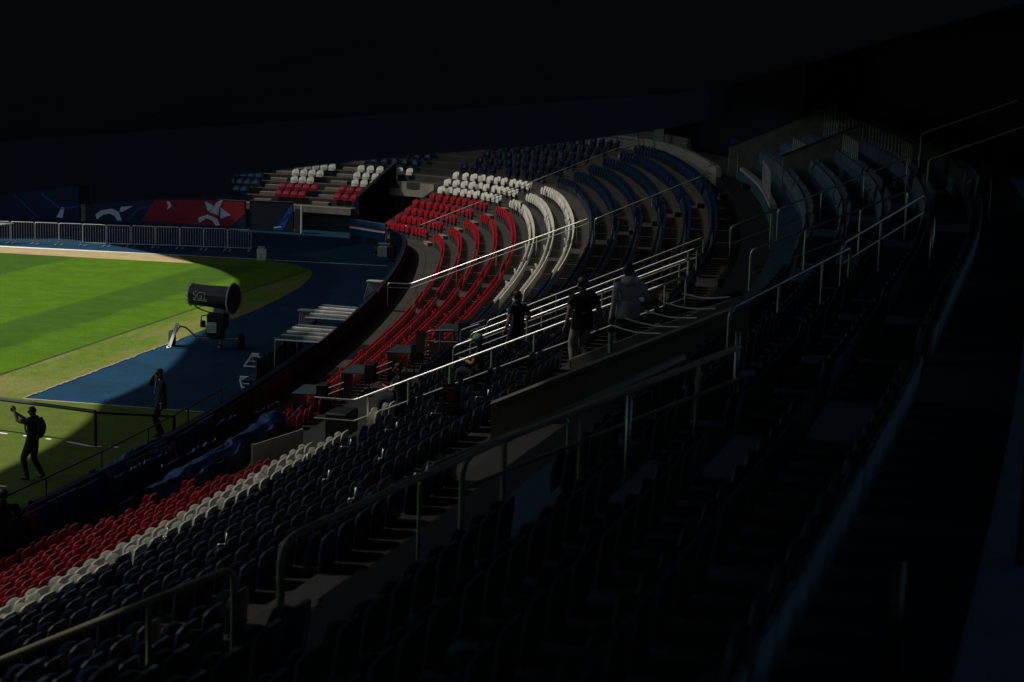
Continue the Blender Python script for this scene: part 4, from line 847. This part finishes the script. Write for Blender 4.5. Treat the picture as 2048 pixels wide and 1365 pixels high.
# ================================================================== PEOPLE
def ik(a, b, l1, l2, pole):
    a, b, pole = map(np.array, (a, b, pole)); d = b-a; L_ = np.linalg.norm(d); L_ = min(L_, (l1+l2)*.995); d = nrm(d); x = (l1*l1-l2*l2+L_*L_)/(2*L_); h_ = math.sqrt(max(l1*l1-x*x, 0)); q = pole-d*(pole@d); return a+d*x+nrm(q)*h_, a+d*L_
SKIN = mat('skin', (.30, .15, .095), .5, var=.1, vs=12); HAIR = mat('hair_dark', (.012, .009, .008), .55, var=.3, vs=30); SHOE = mat('shoes', (.02, .02, .022), .5)
def person(label, base, face, hands, feet, top, legs, pelvis=(0, 0, .93), lean=(0, 0), headdir=(1, 0, 0), sleeve='short', hair=HAIR, scale=1., shoe=SHOE, skin=SKIN, wide=1., bare=False):
    "local axes: x forward, y left, z up"
    base = np.array(base, float); fx = nrm((*face, 0)); fy = np.array([-fx[1], fx[0], 0]); Wl = lambda p: base+(fx*p[0]+fy*p[1]+np.array([0, 0, p[2]]))*scale
    J = {}; E_ = []; R_ = {}
    def j(k, p, r, par=None, z='b'):
        J[k] = np.array(p, float); R_[k] = r*(1.18 if k[:2] in ('hp', 'kn', 'an', 'el', 'ua') else 1.06)
        if par: E_.append((par, k, z))
    pv = np.array(pelvis, float); lx, ly = lean; up = nrm((lx, ly, 1)); 
    j('pelvis', pv, .135*wide); j('waist', pv+up*.17, .125*wide, 'pelvis', 'top'); j('chest', pv+up*.37, .145*wide, 'waist', 'top'); j('neck', pv+up*.52+np.array([.0, 0, 0]), .058, 'chest', 'top')
    hd = nrm(headdir); hb = pv+up*.58+hd*.015; j('hbase', hb, .062, 'neck', 'skin'); j('hmid', hb+np.array([0, 0, .09])+hd*.025, .094, 'hbase', 'skin'); j('htop', hb+np.array([0, 0, .17])+hd*.015, .078, 'hmid', 'hair')
    for sg, nm in ((1, 'l'), (-1, 'r')):
        sh_ = pv+up*.475+np.array([0, .185*sg*wide, 0]); hd_, pole = hands[nm]; el, wr = ik(sh_, hd_, .30, .27, pole)
        j('sh'+nm, sh_, .068*wide, 'chest', 'top'); mid = (sh_+el)/2; zone_ = 'top'
        j('ua'+nm, mid, .052*wide, 'sh'+nm, 'top'); j('el'+nm, el, .043, 'ua'+nm, 'top' if sleeve == 'long' else 'skin'); j('wr'+nm, wr, .030 if sleeve != 'long' else .037, 'el'+nm, 'top' if sleeve == 'long' else 'skin'); j('hn'+nm, wr+nrm(wr-el)*.06, .027, 'wr'+nm, 'skin')
        hp = pv+np.array([0, .095*sg, -.05]); ft, pl = feet[nm]; kn, an = ik(hp, ft, .43, .42, pl)
        j('hp'+nm, hp, .098*wide, 'pelvis', 'leg'); j('kn'+nm, kn, .066, 'hp'+nm, 'leg'); j('an'+nm, an, .046, 'kn'+nm, 'leg')
        fdir = nrm(np.array([1, .15*sg, 0])); j('hl'+nm, an+np.array([-.03, 0, -.055]), .042, 'an'+nm, 'shoe'); j('to'+nm, an+fdir*.17+np.array([0, 0, -.065]), .033, 'hl'+nm, 'shoe')
    ks_ = list(J); me = bpy.data.meshes.new('body'); me.from_pydata([tuple(J[k]*scale) for k in ks_], [(ks_.index(a), ks_.index(b)) for a, b, _ in E_], [])
    ob = bpy.data.objects.new('tmp', me); COL.objects.link(ob); md = ob.modifiers.new('s', 'SKIN'); md.branch_smoothing = .6
    for i, k in enumerate(ks_): me.skin_vertices[0].data[i].radius = (R_[k]*scale, R_[k]*scale); me.skin_vertices[0].data[i].use_root = k == 'pelvis'
    ob.modifiers.new('u', 'SUBSURF').levels = 2
    dg = bpy.context.evaluated_depsgraph_get(); m2 = bpy.data.meshes.new_from_object(ob.evaluated_get(dg)); bpy.data.objects.remove(ob)
    m2.materials.clear(); zs = {'top': 0, 'leg': 1, 'skin': 2, 'hair': 3, 'shoe': 4, 'b': 0}
    for m_ in (top, legs, skin, hair, shoe): m2.materials.append(m_)
    segs_ = [(J[a]*scale, J[b]*scale, zs[z]) for a, b, z in E_]; A_ = np.array([s_[0] for s_ in segs_]); D_ = np.array([s_[1]-s_[0] for s_ in segs_]); L2 = (D_**2).sum(1)
    cs = np.array([p.center for p in m2.polygons]); 
    tt = np.clip(((cs[:, None, :]-A_[None])*D_[None]).sum(2)/L2[None], 0, 1); rads = np.array([(R_[a]+R_[b])/2*scale for a, b, z in E_]); dist = np.linalg.norm(cs[:, None, :]-(A_[None]+tt[:, :, None]*D_[None]), axis=2)/rads[None]; best = dist.argmin(1)
    mi = np.array([s_[2] for s_ in segs_])[best]
    if sleeve == 'short': pass
    # hair also over the back of the head
    hm = J['hmid']*scale; back = ((cs-hm)@hd < -.025*scale) & (np.linalg.norm(cs-hm, axis=1) < .15*scale) & (cs[:, 2] > hm[2]-.06*scale); mi[back & (mi == 2)] = 3
    m2.polygons.foreach_set('material_index', mi.astype(int)); m2.shade_smooth(); m2.name = 'body'
    t = thing('person', label, 'person', base, None, math.atan2(fx[1], fx[0])); bo = bpy.data.objects.new('body', m2); COL.objects.link(bo); bo.parent = t
    hm = J['hmid']
    def loc(mb, nm, m_, par=t, sm=True):
        mb.v = [tuple(np.array(p)*scale) for p in mb.v]; o = mb.build(nm, m_, par, smooth=sm, local=True); return o
    hs = nrm(np.cross((0, 0, 1), hd)); fc = hm+hd*.095
    loc(MB().tube([fc+np.array([0, 0, .02])-hd*.01, fc+hd*.016-np.array([0, 0, .022]), fc-np.array([0, 0, .03])-hd*.01], [.006, .014, .008], 6), 'nose', skin)
    for sg in (1, -1):
        loc(MB().lathe([(.008, -.01), (.028, 0), (.02, .012)], hm+hs*sg*.088-hd*.012-np.array([0, 0, .012]), hs*sg, 8), 'ear', skin); loc(MB().lathe([(.004, -.004), (.011, 0), (.006, .006)], fc+hs*sg*.034-hd*.012+np.array([0, 0, .018]), hd, 8), 'eye', HAIR)
    loc(MB().tube([fc+hs*.025-np.array([0, 0, .055])-hd*.012, fc-hs*.025-np.array([0, 0, .055])-hd*.012], .006, 5), 'mouth', mat('lips', (.2, .07, .06), .5))
    def cap_fn(u, v):
        th = 2*math.pi*u; ph = v*1.7; r = .0975; d_ = math.cos(th)*hd+math.sin(th)*hs
        ext = 1. if (d_@hd) < .3 else .62
        return hm+np.array([0, 0, .035])+r*(math.sin(ph*ext)*d_*np.array([1., 1., 1.])+math.cos(ph*ext)*np.array([0, 0, 1]))-hd*.008
    loc(MB().grid(cap_fn, 20, 7, th=.004), 'hair', hair)
    for nm in 'lr':
        wr, hn = J['wr'+nm], J['hn'+nm]; d_ = nrm(hn-wr); sd = nrm(np.cross(d_, (0, 0, 1) if abs(d_[2]) < .85 else (1, 0, 0))); nn = np.cross(sd, d_); mb = MB(); mb.loft([[wr+d_*a_+sd*w_*b1+nn*.013*b2 for b1, b2 in ((-1, -1), (1, -1), (1, 1), (-1, 1))] for a_, w_ in ((0, .024), (.05, .038), (.09, .04))])
        for k, (o_, l_) in enumerate(((-.03, .062), (-.01, .075), (.01, .07), (.03, .055))):
            r0_ = wr+d_*.085+sd*o_; mb.tube([r0_, r0_+d_*l_*.5-nn*.006, r0_+d_*l_*.85-nn*.028], [.0095, .009, .007], 6)
        r0_ = wr+d_*.03+sd*.035; mb.tube([r0_, r0_+d_*.035+sd*.02-nn*.01, r0_+d_*.062+sd*.016-nn*.025], [.011, .01, .008], 6); loc(mb, 'hand', skin)
    t['J'] = 0; del t['J']
    return t, J, loc, Wl
DOWN = lambda sg: ((.04, .25*sg, .86), (-1, .2*sg, 0)); FT = lambda x, sg, y=.1: ((x, y*sg, .09), (1, 0, 0))
NAVYT = mat('navy_cloth', (.010, .013, .02), .85, var=.25, vs=6); BLKT = mat('black_cloth', (.012, .012, .014), .88, var=.25, vs=6); JEAN = mat('dark_trousers', (.014, .017, .026), .85, var=.3, vs=8); GREYT = mat('grey_trousers', (.34, .31, .31), .85, var=.2, vs=8); HOODG = mat('grey_hoodie', (.4, .37, .39), .9, var=.2, vs=9, bump=.3, bs=40); SUIT = mat('dark_suit', (.010, .009, .011), .75, var=.25, vs=6)
EXf = lambda a, b: (EX*a+EY*b)[:2]
# photographer
P = atz(66, 958); t, J, loc, Wl = person('person in dark clothes with a backpack holding a phone up at the pitch', P, EXf(-.96, .25), {'l': ((.40, .10, 1.62), (.2, .3, -1)), 'r': ((.43, -.04, 1.53), (.3, -.5, -1))}, {'l': FT(.08, 1, .13), 'r': FT(-.16, -1, .16)}, NAVYT, JEAN, lean=(-.06, 0), headdir=(1, 0, .05), wide=1.15)
loc(MB().box((.50, .03, 1.64), (.015, .15, .08), bev=.005), 'phone', BLACKP, sm=False)
bp_ = MB(); bp_.grid(lambda u, v: (-.14-.13*math.sin(math.pi*v)*(1-.25*(2*u-1)**2)-.04, (u-.5)*.32*(1-.15*v**3), .98+.5*v), 8, 8, th=-.05); loc(bp_, 'backpack', BLKT)
for sg in (1, -1): loc(MB().tube([(-.12, .12*sg, 1.42), (-.02, .13*sg, 1.50), (.13, .12*sg, 1.38), (.10, .13*sg, 1.15), (-.1, .14*sg, 1.05)], .022, 6), 'backpack_strap', BLKT)
# suited man
P = atz(322, 872); t, J, loc, Wl = person('person in a dark suit and white shirt with a hand at the mouth', P, EXf(-.9, -.3), {'l': (( .02, .24, .85), (-1, .2, 0)), 'r': ((.17, -.03, 1.53), (.2, -.6, -1))}, {'l': FT(.05, 1, .12), 'r': FT(-.04, -1, .14)}, SUIT, SUIT, sleeve='long', scale=1.04, headdir=(1, 0, -.1), wide=1.28)
loc(MB().slab([(.125, .03, 1.45), (.125, -.03, 1.45), (.15, 0, 1.2)], .02), 'shirt_front', WHITE, sm=False); loc(MB().lathe([(.066, 0), (.062, .03)], (.005, 0, 1.44), (0, 0, 1), 12, cap=False), 'collar', WHITE)
loc(MB().box((.165, -.02, 1.12), (.006, .03, .09)), 'badge', WHITE, sm=False); loc(MB().grid(lambda u, v: (.155*math.cos(2*math.pi*u), .175*math.sin(2*math.pi*u), .72+.3*v), 20, 4, th=.01), 'jacket_skirt', SUIT); loc(MB().lathe([(.04, 0), (.04, .02)], (.03, .245, .87), (0, 0, 1), 10, cap=False), 'cuff', WHITE)
# three people coming down the stair by the steel handrail
def stand(n, s, x=None): return B(n, s)
P = B(11.9, 46.6); t, J, loc, Wl = person('person in a black T-shirt and grey trousers seen from behind on the stair', P, (-.55, .83), {'l': ((.03, .30, .86), (-1, .3, 0)), 'r': ((.0, -.30, .88), (-1, -.3, 0))}, {'l': FT(.12, 1), 'r': ((-.1, -.1, .20), (1, 0, 0))}, BLKT, GREYT, scale=1.03, wide=1.12)
loc(MB().grid(lambda u, v: (.165*math.cos(2*math.pi*u), .20*math.sin(2*math.pi*u), .80+.32*v), 20, 4, th=.008), 'shirt_hem', BLKT); loc(MB().torus((.03, .295, .90), (0, .2, 1), .036, .006, 14, 5), 'watch', BLACKM)
P = B(13.4, 44.6); t, J, loc, Wl = person('person in a grey hooded sweatshirt and dark cap seen from behind', P, (-.5, .86), {'l': ((.05, .27, .86), (-1, .3, 0)), 'r': ((.25, -.3, 1.1), (-.3, -.5, -1))}, {'l': FT(.05, 1), 'r': FT(-.08, -1)}, HOODG, JEAN, sleeve='long', wide=1.15, scale=1.03)
loc(MB().grid(lambda u, v: (-.03+(.10+.045*math.sin(math.pi*v))*math.cos(2*math.pi*u)-.05*(math.cos(2*math.pi*u) < 0)*v, (.10+.05*math.sin(math.pi*v))*math.sin(2*math.pi*u), 1.38+.16*v), 20, 6, th=.015), 'hood', HOODG); loc(MB().grid(lambda u, v: (.175*math.cos(2*math.pi*u), .205*math.sin(2*math.pi*u), .84+.3*v), 20, 4, th=.01), 'sweatshirt_hem', HOODG)
P = B(8.8, 52.3); t, J, loc, Wl = person('person in dark clothes on the stair between the steel handrails, light marks on the arm', P, (-.75, .66), {'l': ((.06, .27, .88), (-1, .3, 0)), 'r': ((.2, -.2, 1.1), (-.3, -.5, -1))}, {'l': FT(.1, 1), 'r': FT(-.1, -1)}, NAVYT, JEAN)
for z, w_ in ((1.32, .03), (1.22, .05), (1.12, .03)): loc(MB().box((.06, .235, z), (w_, .012, .05), bev=.003), 'sleeve_mark', WHITE, sm=False)
# seated man with a phone, and the man in the green cap
SITF = {'l': ((.42, .12, .09), (1, 0, .5)), 'r': ((.42, -.12, .09), (1, 0, .5))}
P = B(6.35, 50.0); t, J, loc, Wl = person('person in black seated behind the steel handrail looking at a phone', P, EXf(-.95, -.1), {'l': ((.36, .06, .80), (0, .6, -1)), 'r': ((.36, -.06, .82), (0, -.6, -1))}, SITF, BLKT, JEAN, pelvis=(0, 0, .48), lean=(.06, 0), headdir=(1, 0, -.35))
loc(MB().box((.44, 0, .84), (.012, .075, .15), np.array([(1, 0, -.5), (0, 1, 0), (.5, 0, 1)])/1.0, bev=.003), 'phone', mat('phone', (.03, .05, .08), .15), sm=False)
P = B(8.55, 49.6); t, J, loc, Wl = person('person in a pale green cap seated among the navy seats', P, EXf(-1, .1), {'l': ((.3, .1, .75), (0, .6, -1)), 'r': ((.3, -.1, .72), (0, -.6, -1))}, SITF, BLKT, JEAN, pelvis=(0, 0, .48), headdir=(1, 0, -.2))
GC = mat('green_cap', (.16, .34, .24), .8, var=.15); hm = J['hmid']
loc(MB().lathe([(.113, 0), (.115, .03), (.10, .08), (.06, .11), (.01, .12)], hm+np.array([0, 0, .02]), (0, 0, 1), 18), 'cap', GC); loc(MB().grid(lambda u, v: hm+np.array([.06+.15*v*(1-.3*(2*u-1)**2), (u-.5)*.17, .035-.02*v]), 8, 4, th=.008), 'cap_visor', GC)
# two people at the front wall, bottom left
P = B(-1.5, 44.9, z=.04); t, J, loc, Wl = person('dark figure standing behind the front wall at the lower left', P, EXf(-.5, .85), {'l': ((.22, .18, 1.05), (-.3, .6, -1)), 'r': ((.22, -.18, 1.05), (-.3, -.6, -1))}, {'l': FT(.0, 1), 'r': FT(.0, -1)}, NAVYT, JEAN, sleeve='long', wide=1.2)
P = B(-1.5, 46.1, z=.04); t, J, loc, Wl = person('dark figure crouching beside the red seats at the lower left', P, EXf(-.9, .3), {'l': ((.32, .1, .62), (0, .6, -1)), 'r': ((.3, -.12, .55), (0, -.6, -1))}, SITF, mat('maroon_cloth', (.05, .012, .016), .85), JEAN, pelvis=(0, 0, .42), lean=(.15, 0), sleeve='long')
